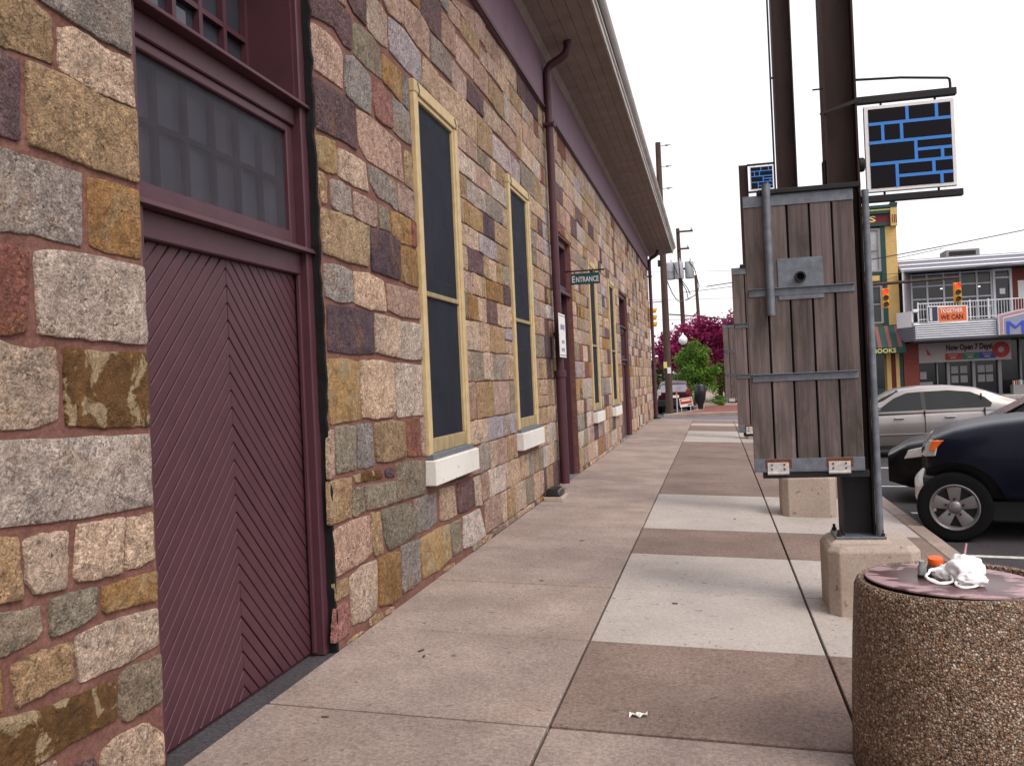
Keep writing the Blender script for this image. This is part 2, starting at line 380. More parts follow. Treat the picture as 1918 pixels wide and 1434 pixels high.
# ------------------------------------------------------------------ the setting
tag(bx('ground', -900, 900, -300, 1500, -.9, -.42, 'grass_verge'), kind='structure')
tag(MB().box(2.13, 400, -14, 43.2, -.41, ROAD).box(-300, 2.13, 33.55, 43.2, -.41, ROAD).box(3.4, 400, 43.2, 49.5, -.41, ROAD).box(-10.5, -.9, 43.2, 300, -.41, ROAD - .004).build('road', 'asphalt'), kind='structure')
rp = tag(MB().box(-60, 2.05, 33.62, 43.1, ROAD + .004, ROAD + .008).build('cross_street', 'asphalt_pale'), kind='structure')
for k, y in enumerate((9.72, 12.55, 15.4, 18.3, 22.9, 25.8)):
    x0 = 2.33 if k == 0 else 2.4; sk = -.23 if k < 4 else 0; z0, z1 = ROAD + .002, ROAD + .006
    P_ = [(x0, y - .05), (6.9, y - .05 + sk * (6.9 - x0)), (6.9, y + .05 + sk * (6.9 - x0)), (x0, y + .05)]
    tag(MB().quadbox([(a, b, z0) for a, b in P_] + [(a, b, z1) for a, b in P_]).build('parking_line', 'road_paint'), kind='structure')
# pavement: base sheet with slabs laid on it
def slope_box(mb, x0, x1, y0, y1, t0, t1):
    return mb.quadbox([(x0, y0, gz(x0) + t0), (x1, y0, gz(x1) + t0), (x1, y1, gz(x1) + t0), (x0, y1, gz(x0) + t0), (x0, y0, gz(x0) + t1), (x1, y0, gz(x1) + t1), (x1, y1, gz(x1) + t1), (x0, y1, gz(x0) + t1)])
pave = tag(slope_box(MB(), -2.262, 1.955, -6, 33.0, -.45, -.040).build('pavement', 'joint_dirt'), kind='structure')
ys = [4.17 + 1.41 * i for i in range(-7, 21)]
ys[-1] = 33.0
cols = [(-2.262, -.838), (-.822, .562), (.578, 1.955)]
for i in range(len(ys) - 1):
    y0, y1 = ys[i], ys[i + 1]; ym = (y0 + y1) / 2
    pale = 5.5 < ym < 8.5 or 9.8 < ym < 12.7 or 23 < ym < 27 or 29.3 < ym < 31
    g0 = .014 if abs(y0 - 4.17) < .01 else .006; g1 = .014 if abs(y1 - 4.17) < .01 else .006
    for c, (x0, x1) in enumerate(cols):
        m = 'slab_tan' if c == 0 else 'slab_pale' if pale else 'slab_brown'
        if c > 0 and ym < 4.1: m = 'slab_tan'
        mb = slope_box(MB(), x0, x1, y0 + g0, y1 - g1, -.10, rnd.uniform(-.002, .002))
        mb.build('slab', m, pave, bevel=.004)
kb = tag(MB().box(1.98, 2.12, -6, 33.5, -.5, gz(2.05) - .03).build('kerb', 'joint_dirt'), kind='structure')
for i in range(22):
    y0 = -4 + i * 1.7
    bx('kerb_block', 1.965, 2.145, y0 + .004, min(y0 + 1.696, 33.45), -.45, gz(2.05) + rnd.uniform(-.003, .003), 'kerb_stone', kb, .018)
for i in range(3):
    x0 = -2.2 + i * 1.38
    slope_box(MB(), x0, x0 + 1.374, 33.02, 33.5, -.2, .0).build('kerb_block', 'kerb_stone', kb, .015)
far = tag(MB().prism([(-2.35, 41.7), (3.2, 41.7), (3.2, 160), (-2.2, 160), (-2.0, 54), (-1.0, 50.5), (-1.0, 45.5)], -.42, -.17, 'z').build('far_pavement', 'kerb_stone', bevel=.03), kind='structure')
tag(MB().prism([(-1.9, 42.0), (3.0, 42.0), (3.0, 50.0), (-.6, 50.0), (-.6, 45.3)], -.17, -.164, 'z').build('brick_paving', 'brick_paver'), kind='structure')
tag(bx('shop_pavement', 3.4, 60, 49.5, 52.4, -.42, -.17, 'slab_pale', bevel=.03), kind='structure')
tag(MB().box(-1.9, -.9, 54, 120, -.17, -.12).build('verge', 'grass_verge'), kind='structure')

# ------------------------------------------------------------------ stone station building
XF = -2.262                                # mortar face; stones stand proud of it
bld = thing('station_building', 'long stone station building with plum doors and deep eaves beside the pavement', 'building', (-2.25, 0, 0))
bld_inv = (2.25, 0, 0)
class P:                                    # parent proxy: parts are written in world coordinates
    pass
def part(o, parent=None):
    o.parent = parent or bld
    o.matrix_parent_inverse = Matrix.Translation((2.25, 0, 0)) if (parent is None or parent is bld) else Matrix()
    return o
Y0, Y1, ZT = -5.0, 33.8, 5.6
OPEN = [(3.30, 5.035, -.3, 4.45), (6.92, 8.05, 1.0, 3.93), (10.28, 11.38, 1.0, 3.90), (13.27, 14.98, -.3, 3.80), (17.03, 18.03, .96, 3.74), (20.33, 21.42, .94, 3.72), (22.75, 24.85, -.3, 3.74)]
core = MB(); y = Y0
for (a, b, z0, z1) in OPEN:
    core.box(-2.75, XF, y, a, -.3, ZT)
    if z0 > 0: core.box(-2.75, XF, a, b, -.3, z0)
    core.box(-2.75, XF, a, b, z1, ZT); y = b
core.box(-2.75, XF, y, Y1, -.3, ZT)
wall = part(core.build('wall', 'mortar'))
PAL = {'P': (.155, .092, .098), 'D': (.100, .064, .078), 'C': (.54, .395, .295), 'K': (.475, .320, .258), 'T': (.40, .275, .165), 'G': (.32, .272, .243), 'H': (.285, .237, .178), 'O': (.345, .185, .072), 'B': (.155, .076, .026), 'L': (.46, .385, .40), 'R': (.235, .095, .075), 'W': (.53, .445, .395), 'Q': (.36, .17, .15), 'Y': (.39, .25, .115)}
def stone_geo(poly, det, proud, rng):
    n = len(poly); pts = []
    # round the corners a little, then walk the outline
    cut = []
    for i in range(n):
        a = Vector(poly[i - 1]); b = Vector(poly[i]); c = Vector(poly[(i + 1) % n])
        ra = min(.25, .009 / max((a - b).length, .001)); rc = min(.25, .009 / max((c - b).length, .001))
        cut += [b.lerp(a, ra), b.lerp(c, rc)]
    per = sum((cut[i] - cut[i - 1]).length for i in range(len(cut)))
    step = per / det; out = []; acc = 0
    for i in range(len(cut)):
        a, b = cut[i], cut[(i + 1) % len(cut)]; L = (b - a).length; k = max(1, round(L / step))
        for j in range(k): out.append(a.lerp(b, j / k))
    cen = sum(out, Vector((0, 0))) / len(out); sd_ = rng.uniform(0, 90); q = []
    for p in out:
        d = (p - cen); d.normalize(); q.append(p + d * ((.0015 if p.x < 3.4 else .005) + (noise.noise((p.x * 28, p.y * 28, sd_)) * .008 + noise.noise((p.x * 70, p.y * 70, sd_)) * .004)))
    return q, cen, sd_
def add_stone(V, F, CO, SE, poly, key, det, rng, proud=None):
    q, cen, sd_ = stone_geo(poly, det, 0, rng); m = len(q); o = len(V)
    proud = proud if proud is not None else rng.uniform(.006, .016)
    k = PAL[key]; j = rng.uniform(.84, 1.16); hue = rng.uniform(-.05, .05)
    col = (k[0] * j * (1 + hue), k[1] * j, k[2] * j * (1 - hue), 1. if key in 'BY' else .4 if key == 'O' else 0.)
    size = min(max(p.x for p in q) - min(p.x for p in q), max(p.y for p in q) - min(p.y for p in q))
    rings = [(0, -.012, 0), (0, proud * .80, 0), (min(.006, size * .06), proud, .3)]
    if det > 14: rings += [(.22, proud + .001, 1), (.45, proud + .002, 1), (.72, proud + .002, 1)]
    else: rings += [(.4, proud + .002, 1)]
    for (t, dx, nz) in rings:
        for p in q:
            d = cen - p; L = d.length
            pp = p + d * t if t > .05 else p + d * (t / max(L, .01))
            zx = dx + (noise.noise((pp.x * 9, pp.y * 9, sd_)) * .012 + noise.noise((pp.x * 30, pp.y * 30, sd_)) * .007) * nz
            V.append((XF + max(zx, -.012), pp.x, pp.y))
    V.append((XF + proud + .002, cen.x, cen.y)); c = len(V) - 1
    for r in range(len(rings) - 1):
        for i in range(m):
            l = (i + 1) % m; F.append((o + r * m + i, o + r * m + l, o + (r + 1) * m + l, o + (r + 1) * m + i))
    b = o + (len(rings) - 1) * m
    for i in range(m): F.append((b + i, b + (i + 1) % m, c))
    CO += [col] * (len(V) - o); SE += [sd_] * (len(V) - o)
def stone_mesh(V, F, CO, SE):
    me = bpy.data.meshes.new('stone'); me.from_pydata(V, [], F); me.update()
    a = me.attributes.new('col', 'FLOAT_COLOR', 'POINT'); a.data.foreach_set('color', [x for c in CO for x in c])
    s = me.attributes.new('seed', 'FLOAT', 'POINT'); s.data.foreach_set('value', SE)
    bm = bmesh.new(); bm.from_mesh(me); bmesh.ops.recalc_face_normals(bm, faces=bm.faces[:]); bm.to_mesh(me); bm.free()
    for p in me.polygons: p.use_smooth = True
    return me
def one_stone(poly, key, det, rng):
    V, F, CO, SE = [], [], [], []; add_stone(V, F, CO, SE, poly, key, det, rng)
    o = obj('stone', stone_mesh(V, F, CO, SE), 'stone'); part(o, wall); return o
TR = """G 2.7,3.05 3.27,3.3 3.25,2.95 3.08,2.95 2.85,2.96 2.75,2.97
T 2.44,2.94 2.7,2.96 2.82,2.93 2.82,2.76 2.68,2.75 2.56,2.74 2.43,2.74
C 2.85,2.9 2.94,2.94 3.12,2.92 3.27,2.93 3.27,2.74 3.04,2.73 2.85,2.75
P 2.45,2.72 2.56,2.72 2.65,2.72 2.64,2.44 2.55,2.44 2.44,2.44
T 2.69,2.73 2.85,2.74 3.1,2.72 3.27,2.73 3.26,2.43 3.05,2.43 2.79,2.44 2.68,2.44
G 2.37,2.4 2.54,2.4 2.69,2.4 2.95,2.4 2.93,2.12 2.67,2.13 2.53,2.12 2.36,2.1
O 2.98,2.39 3.08,2.4 3.26,2.4 3.25,2.12 3.12,2.12 2.97,2.13
R 2.4,2.08 2.52,2.08 2.65,2.07 2.65,2.02 2.63,1.8 2.56,1.78 2.51,1.78 2.38,1.79
W 2.69,2.08 2.77,2.09 2.94,2.1 3.25,2.09 3.24,1.77 2.95,1.78 2.69,1.79 2.69,1.91 2.68,2.02
C 2.34,1.77 2.51,1.76 2.65,1.74 2.77,1.75 2.78,1.62 2.76,1.49 2.63,1.47 2.49,1.47 2.32,1.47
B 2.81,1.75 3.03,1.74 3.26,1.74 3.25,1.44 3.01,1.45 2.81,1.47 2.8,1.52
W 2.32,1.45 2.49,1.44 2.73,1.43 3.01,1.42 3.23,1.41 3.25,1.22 3.23,1.12 2.93,1.13 2.71,1.14 2.47,1.16 2.31,1.19
T 2.38,1.15 2.47,1.13 2.55,1.12 2.56,0.91 2.46,0.92 2.37,0.94
C 2.58,1.1 2.63,1.11 2.78,1.1 2.77,0.94 2.76,0.9 2.62,0.91 2.58,0.97
C 2.84,1.11 2.87,1.11 3.1,1.1 3.07,0.89 2.98,0.89 2.82,0.91 2.81,0.94
C 3.12,1.09 3.24,1.09 3.24,0.9 3.15,0.89 3.1,0.9
H 2.37,0.89 2.46,0.89 2.64,0.87 2.65,0.79 2.61,0.76 2.45,0.75 2.36,0.76
H 2.68,0.88 2.77,0.88 2.93,0.87 2.91,0.77 2.82,0.75 2.68,0.75
O 2.96,0.86 3.1,0.86 3.25,0.85 3.23,0.73 3.09,0.75 2.97,0.76 2.95,0.78
O 2.38,0.72 2.46,0.71 2.46,0.58 2.37,0.56
T 2.5,0.71 2.63,0.72 2.78,0.71 2.78,0.58 2.67,0.58 2.51,0.57
C 2.8,0.72 2.96,0.73 3.21,0.7 3.22,0.55 3.08,0.54 2.81,0.55
B 2.31,0.56 2.44,0.56 2.67,0.52 3,0.5 3.01,0.35 2.74,0.36 2.56,0.35 2.3,0.36
H 3.03,0.51 3.09,0.52 3.22,0.51 3.2,0.32 3.06,0.32 3.02,0.36
C 2.92,0.27 3,0.29 3.19,0.27 3.23,0.18 3.21,0.07 3.07,0.03 2.92,0.12 2.9,0.23
P 2.73,0.28 2.87,0.26 2.88,0.14 2.7,0.14
P 5.05,3.92 5.4,4.05 5.5,4.04 5.68,4.03 5.67,3.8 5.53,3.79 5.39,3.85 5.19,3.82 5.05,3.79
K 5.05,3.75 5.15,3.77 5.33,3.77 5.47,3.75 5.51,3.71 5.48,3.49 5.27,3.49 5.07,3.48 5.05,3.57 5.03,3.65
H 5.72,4.01 5.84,4.03 6.09,4.04 6.22,4 6.24,3.79 5.97,3.78 5.71,3.79
G 5.56,3.73 5.69,3.77 5.83,3.75 5.99,3.73 6,3.6 5.96,3.46 5.73,3.45 5.54,3.47 5.53,3.57
O 6.26,3.98 6.45,3.98 6.67,3.98 6.65,3.73 6.47,3.76 6.26,3.78
G 6.71,3.98 6.82,3.99 6.81,3.73 6.68,3.74
Q 6.04,3.7 6.18,3.74 6.37,3.71 6.42,3.65 6.41,3.48 6.2,3.46 6.06,3.47 6.03,3.58
G 6.45,3.72 6.64,3.72 6.82,3.71 6.85,3.46 6.68,3.45 6.44,3.46
P 5.05,3.43 5.18,3.44 5.43,3.45 5.69,3.44 5.68,3.14 5.4,3.15 5.05,3.12
K 5.71,3.43 5.93,3.44 6.19,3.43 6.58,3.41 6.61,3.12 6.2,3.12 5.87,3.12 5.73,3.19
T 6.67,3.38 6.86,3.39 6.84,3.1 6.65,3.12
Y 5.05,3.08 5.33,3.11 5.34,2.91 5.19,2.89 5.07,2.89
C 5.37,3.08 5.47,3.09 5.67,3.09 5.83,3.09 5.86,2.9 5.59,2.89 5.36,2.9
G 5.88,3.09 6.08,3.1 6.29,3.09 6.43,3.08 6.45,2.86 6.26,2.9 6.04,2.9 5.91,2.97
K 6.46,3.08 6.68,3.09 6.85,3.08 6.84,2.86 6.65,2.87 6.47,2.88
T 5.06,2.86 5.12,2.87 5.17,2.83 5.16,2.7 5.1,2.68 5.07,2.73
G 5.22,2.85 5.37,2.87 5.54,2.86 5.56,2.69 5.35,2.67 5.24,2.69
K 5.6,2.85 5.78,2.85 6.01,2.85 6,2.68 5.8,2.67 5.59,2.69
H 6.05,2.85 6.25,2.85 6.27,2.69 6.06,2.68
O 6.31,2.85 6.55,2.85 6.74,2.85 6.73,2.65 6.49,2.64 6.31,2.67
R 6.77,2.85 6.85,2.85 6.85,2.66 6.75,2.65
T 5.08,2.65 5.35,2.66 5.68,2.66 5.84,2.66 5.8,2.38 5.49,2.37 5.07,2.38
D 5.86,2.65 6.14,2.67 6.46,2.65 6.42,2.35 6.1,2.36 5.86,2.36
O 6.48,2.62 6.67,2.63 6.86,2.62 6.86,2.34 6.66,2.34 6.45,2.35
G 5.08,2.32 5.27,2.33 5.5,2.32 5.52,2.12 5.28,2.1 5.08,2.12
C 5.54,2.32 5.8,2.33 6.07,2.31 6.1,2.1 5.81,2.09 5.54,2.11
K 6.14,2.3 6.45,2.3 6.85,2.3 6.88,2.09 6.44,2.08 6.14,2.11
D 5.1,2.07 5.41,2.08 5.86,2.07 5.84,1.79 5.43,1.78 5.08,1.79
C 5.88,2.07 6.11,2.06 6.38,2.05 6.36,1.77 6.05,1.79 5.86,1.8
W 6.4,2.04 6.65,2.05 6.88,2.04 6.87,1.77 6.61,1.76 6.38,1.77
Y 5.05,1.74 5.28,1.75 5.56,1.73 5.54,1.36 5.25,1.36 5.07,1.35 5.05,1.5
C 5.58,1.74 5.88,1.75 6.21,1.73 6.2,1.39 6.13,1.35 5.83,1.35 5.58,1.37
W 6.25,1.73 6.55,1.73 6.86,1.72 6.86,1.33 6.55,1.34 6.24,1.34
C 5.03,1.32 5.11,1.31 5.09,1.04 5.01,1.03
H 5.14,1.33 5.3,1.33 5.45,1.32 5.42,1.05 5.29,1.05 5.13,1.05
G 5.49,1.33 5.74,1.32 5.74,1.04 5.59,1.04 5.46,1.05
T 5.79,1.32 6.13,1.32 6.38,1.3 6.39,1.05 6.28,1.04 5.98,1.04 5.79,1.06
R 6.42,1.31 6.72,1.3 6.75,1.02 6.58,1.03 6.42,1.04
K 6.76,1.3 6.86,1.31 6.86,1.01 6.77,1.02
T 5,1.01 5.17,1.01 5.34,1 5.31,0.76 5.14,0.76 4.99,0.76
B 5.39,1.01 5.58,1.01 5.84,1 5.9,0.96 5.86,0.94 5.41,0.96
D 5.94,0.99 6.11,0.99 6.12,0.92 5.95,0.94
H 5.37,0.93 5.52,0.92 5.54,0.77 5.41,0.75 5.35,0.76
H 5.55,0.93 5.8,0.91 6.13,0.89 6.13,0.74 5.86,0.75 5.59,0.76
H 6.17,1.01 6.48,1 6.83,0.97 6.79,0.72 6.44,0.73 6.15,0.74
H 6.85,0.79 7.23,0.78 7.22,0.75 6.92,0.75
D 7.29,0.78 7.87,0.77 7.96,0.71 7.59,0.72 7.3,0.73
K 5.03,0.72 5.21,0.73 5.48,0.73 5.62,0.72 5.62,0.48 5.49,0.45 5.26,0.45 5.05,0.44
T 5.66,0.73 5.8,0.72 5.83,0.44 5.69,0.44 5.65,0.51
H 5.84,0.72 6.13,0.71 6.43,0.69 6.55,0.61 6.55,0.44 6.24,0.43 5.95,0.43 5.87,0.53
G 6.53,0.7 6.8,0.69 7.08,0.69 7.08,0.45 6.84,0.43 6.6,0.44
C 7.18,0.7 7.59,0.68 7.66,0.42 7.42,0.42 7.16,0.44
P 7.7,0.69 8.04,0.67 8.24,0.65 8.25,0.42 7.95,0.41 7.68,0.43
C 8.27,0.67 8.49,0.67 8.53,0.38 8.27,0.41
C 5.25,0.39 5.44,0.42 5.7,0.41 5.7,0.26 5.67,0.1 5.52,0.07 5.26,0.1
O 5.75,0.41 5.95,0.41 6.16,0.38 6.13,0.06 5.96,0.06 5.72,0.1
G 6.2,0.41 6.39,0.4 6.61,0.39 6.58,0.08 6.38,0.07 6.2,0.08
Y 6.64,0.39 6.98,0.39 7.39,0.38 7.43,0.09 7.04,0.06 6.65,0.08
H 7.41,0.37 7.76,0.37 7.76,0.09 7.49,0.09
W 7.85,0.37 8.43,0.36 8.61,0.07 8.14,0.06 7.8,0.09
T 5.02,0.41 5.22,0.4 5.22,0.3 5.03,0.3
Q 5.02,0.26 5.18,0.26 5.23,0.17 5.21,0.07 5.07,0.06 4.96,0.07
T 5.55,0.06 5.77,0.05 5.79,0 5.55,0.01
K 5.85,0.04 5.99,0.03 6.01,0 5.83,0.01
T 7.2,0.04 7.5,0.03 7.54,0 7.19,0.01
T 5.2,0.02 5.39,0.02 5.44,0.01 5.17,0
P 5.62,4.13 5.97,4.27 5.96,4.07 5.74,4.08
C 5.99,4.3 6.24,4.35 6.39,4.31 6.38,4.07 6.2,4.04 5.98,4.07
L 6.44,4.32 6.77,4.35 7.17,4.3 7.2,4.04 6.78,4.04 6.43,4.06
C 7.25,4.3 7.45,4.3 7.67,4.29 7.63,4.03 7.41,4.04 7.23,4.04
C 7.7,4.28 8.2,4.3 8.98,4.33 8.94,3.98 8.3,3.99 7.68,4.03
T 9.02,4.32 9.64,4.31 9.62,4.01 8.99,3.98
L 9.69,4.28 10.53,4.29 10.59,4.01 9.66,4.01
L 10.61,4.28 11.09,4.25 11.03,3.99 10.62,3.99
K 6.29,4.42 6.78,4.62 6.76,4.38 6.42,4.34
K 6.81,4.61 7.2,4.66 7.46,4.61 7.44,4.34 7.09,4.34 6.8,4.38
G 7.5,4.58 7.82,4.6 8.12,4.58 8.1,4.35 7.78,4.35 7.48,4.34
K 8.16,4.58 8.64,4.56 8.6,4.32 8.13,4.32
P 8.68,4.57 9.3,4.56 9.26,4.35 8.64,4.34
C 9.34,4.55 10.12,4.55 10.11,4.34 9.3,4.32
K 10.2,4.57 10.65,4.58 10.95,4.54 10.91,4.35 10.15,4.33
P 7.25,4.79 7.84,4.99 7.82,4.63 7.49,4.62 7.24,4.64
K 7.9,4.93 8.3,4.92 8.28,4.64 7.85,4.63
K 8.35,4.89 8.95,4.91 8.92,4.64 8.31,4.62
K 8.99,4.9 9.55,4.9 9.53,4.63 8.94,4.62
T 9.61,4.89 10.29,4.88 10.24,4.59 9.56,4.62
G 7.89,5.07 8.11,5.14 8.09,4.99 7.88,4.98
K 8.14,5.13 8.51,5.15 8.5,4.97 8.11,4.95
T 8.55,5.14 9.25,5.18 9.23,4.96 8.52,4.96
K 9.27,5.09 9.59,5.09 9.59,4.92 9.24,4.92
K 8.27,5.2 9.11,5.4 9.07,5.17 8.26,5.16
K 9.14,5.42 9.55,5.43 9.51,5.17 9.1,5.17
K 9.59,5.4 10.29,5.42 10.24,5.17 9.54,5.16"""
srng = random.Random(3)
boxes = []; count = 0
for ln in TR.strip().split('\n'):
    w = ln.split(); poly = [tuple(map(float, t.split(','))) for t in w[1:]]
    poly = [(3.287 + .006 * math.sin(p[1] * 40), p[1]) if 3.19 < p[0] < 3.35 else p for p in poly]
    ya = min(p[0] for p in poly); yb = max(p[0] for p in poly); za = min(p[1] for p in poly); zb = max(p[1] for p in poly)
    boxes.append((ya, yb, za, zb)); one_stone(poly, w[0], 40 if yb < 3.4 else 26 if yb < 7 else 18, srng); count += 1
near = [0, .05, .41, .73, 1.02, 1.34, 1.76, 2.08, 2.34, 2.66, 2.86, 3.11, 3.45, 3.76, 4.03, 4.33, 4.61, 4.94, 5.16, 5.46]
farc = [0, .07, .40, .69, .97, 1.21, 1.58, 1.87, 2.17, 2.42, 2.64, 2.87, 3.08, 3.32, 3.55, 3.78, 4.0, 4.33, 4.6, 4.93, 5.16, 5.46]
BLK = [(3.27, 5.05, 0, 4.47), (6.86, 8.10, .76, 3.98), (10.22, 11.44, .76, 3.96), (13.24, 15.0, 0, 3.83), (16.95, 18.1, .74, 3.80), (20.25, 21.5, .72, 3.78), (22.7, 24.9, 0, 3.77)]
keys = ['C'] * 24 + ['K'] * 20 + ['T'] * 17 + ['G'] * 7 + ['H'] * 5 + ['P'] * 8 + ['D'] * 3 + ['O'] * 6 + ['W'] * 7 + ['L'] * 4 + ['R'] * 3 + ['Y'] * 3 + ['B'] * 1 + ['Q'] * 2
fill = []
for zone, (a, b), courses in (('n', (-4.9, 8.1), near), ('f', (8.1, 33.75), farc)):
    for z0, z1 in zip(courses[:-1], courses[1:]):
        h = z1 - z0; occ = []
        for (ya, yb, za, zb) in boxes:
            ov = min(zb, z1) - max(za, z0)
            if ov > .3 * h or ov > .09: occ.append((ya - .006, yb + .006))
        for (ya, yb, za, zb) in BLK:
            if min(zb, z1) - max(za, z0) > .35 * h: occ.append((ya, yb))
        occ.sort(); free = []; y = a
        for (p, q) in occ:
            if p > y: free.append((y, min(p, b)))
            y = max(y, q)
            if y >= b: break
        if y < b: free.append((y, b))
        for (p, q) in free:
            if q - p < .1: continue
            y = p
            while y < q - .01:
                L = srng.choice([.22, .28, .33, .38, .44, .5, .62, .75]) * (1.1 if z1 > 3.9 else 1) * (.55 if z0 < .02 else 1)
                e = y + L
                if q - e < .16: e = q
                if e > q: e = q
                lo, hi = z0, z1
                for (ya, yb, za, zb) in BLK + boxes:          # trim against what sticks into the course
                    if ya < e - .02 and yb > y + .02:
                        if za < z0 + .01 <= zb and zb < z1: lo = max(lo, zb)
                        if zb > z1 - .01 >= za and za > z0: hi = min(hi, za)
                if hi - lo > .05:
                    if srng.random() < .07 and hi - lo > .28 and e - y < .5:
                        zm = lo + (hi - lo) * srng.uniform(.4, .6); fill.append((y, e, lo, zm)); fill.append((y, e, zm, hi))
                    else: fill.append((y, e, lo, hi))
                y = e
vis = sorted(fill, key=lambda f: abs(f[0] + .2) if f[0] > 2.2 else 900)
V, F, CO, SE = [], [], [], []; last = None
for i, (ya, yb, za, zb) in enumerate(vis):
    g = .011 if ya < 8 else .010; jr = lambda: srng.uniform(-.012, .012)
    poly = [(ya + g, za + g + jr() * .6), ((ya + yb) / 2, za + g + jr() * .8), (yb - g, za + g + jr() * .6), (yb - g + jr() * .5, (za + zb) / 2), (yb - g, zb - g + jr() * .6), ((ya + yb) / 2, zb - g + jr() * .8), (ya + g, zb - g + jr() * .6), (ya + g + jr() * .5, (za + zb) / 2)]
    k = srng.choice(keys)
    if zb > 4.0 and k in 'HOBYG' and srng.random() < .7: k = srng.choice('KKKCT')
    if za < .6 and k in 'L': k = 'H'
    if i < 180: one_stone(poly, k, 16, srng); count += 1
    else: add_stone(V, F, CO, SE, poly, k, 8 if ya > 14 else 11, srng)
so = obj('stonework', stone_mesh(V, F, CO, SE), 'stone'); part(so, wall); so['kind'] = 'stuff'

# frieze board, soffit planks, gutter, roof
def zi(y): return 6.36 - .010 * (y - 11)
def zo(y): return 6.48 - .0125 * (y - 12)
fz = MB().quadbox([(-2.6, Y0, 5.46), (-2.215, Y0, 5.46), (-2.215, Y1 + .03, 5.46), (-2.6, Y1 + .03, 5.46), (-2.6, Y0, zi(Y0)), (-2.215, Y0, zi(Y0)), (-2.215, Y1 + .03, zi(Y1)), (-2.6, Y1 + .03, zi(Y1))])
fr = part(fz.build('frieze', 'plum_frieze'))
part(bx('frieze_trim', -2.215, -2.195, Y0, Y1 + .04, 5.455, 5.50, 'plum_dark'), fr)
sof = part(MB().quadbox([(-2.6, Y0, zi(Y0)), (-1.36, Y0, zo(Y0) + .035), (-1.36, 35.0, zo(35) + .035), (-2.6, 35.0, zi(35)), (-2.6, Y0, zi(Y0) + .1), (-1.36, Y0, zo(Y0) + .1), (-1.36, 35, zo(35) + .1), (-2.6, 35, zi(35) + .1)]).build('soffit', 'dark_void'))
part(MB().quadbox([(-2.214, Y0, zi(Y0) - .10), (-2.15, Y0, zi(Y0) - .02), (-2.15, 34.95, zi(35) - .02), (-2.214, 34.95, zi(35) - .10), (-2.214, Y0, zi(Y0)), (-2.15, Y0, zi(Y0) + .005), (-2.15, 34.95, zi(35) + .005), (-2.214, 34.95, zi(35))]).build('cornice_moulding', 'soffit_paint'), sof)
nb = 5; w = (2.15 - 1.36) / nb
for i in range(nb):
    xa = -2.15 + i * w + .003; xb = -2.15 + (i + 1) * w - .003
    ybr = sorted([Y0] + [srng.uniform(2, 33) for _ in range(4)] + [34.96])
    for ya, yb in zip(ybr[:-1], ybr[1:]):
        f = lambda x, y: zi(y) + (zo(y) - zi(y)) * (x + 2.15) / .79
        dz = srng.uniform(-.003, .003)
        part(MB().quadbox([(xa, ya + .002, f(xa, ya) + dz), (xb, ya + .002, f(xb, ya) + dz), (xb, yb - .002, f(xb, yb) + dz), (xa, yb - .002, f(xa, yb) + dz), (xa, ya + .002, f(xa, ya) + .03), (xb, ya + .002, f(xb, ya) + .03), (xb, yb - .002, f(xb, yb) + .03), (xa, yb - .002, f(xa, yb) + .03)]).build('plank', 'soffit_paint'), sof)
gp = [(-1.37, -.01), (-1.34, -.015), (-1.335, .06), (-1.315, .07), (-1.31, .13), (-1.27, .15), (-1.235, .19), (-1.225, .235), (-1.25, .245), (-1.26, .20), (-1.36, .18)]
g = MB(); o = len(g.v)
for y in (Y0, 12, 24, 35.02):
    for x, z in gp: g.v.append((x, y, zo(y) + z))
n = len(gp)
for k in range(3):
    for i in range(n): j = (i + 1) % n; g.f.append((k * n + i, k * n + j, (k + 1) * n + j, (k + 1) * n + i))
g.f.append(tuple(range(n))); g.f.append(tuple(3 * n + n - 1 - i for i in range(n)))
part(g.build('gutter', 'fascia_paint', smooth=True))
part(MB().quadbox([(-8, Y0, 9.2), (-1.30, Y0, 6.72), (-1.30, 35, 6.42), (-8, 35, 9.2), (-8, Y0, 9.3), (-1.27, Y0, 6.80), (-1.27, 35, 6.50), (-8, 35, 9.3)]).build('roof', 'roof_slate'))
part(bx('end_wall', -9, -2.76, Y1 - .5, Y1, -.3, 6.2, 'mortar')); part(bx('back_wall', -9.3, -9, Y0, Y1, -.3, 9, 'mortar'))

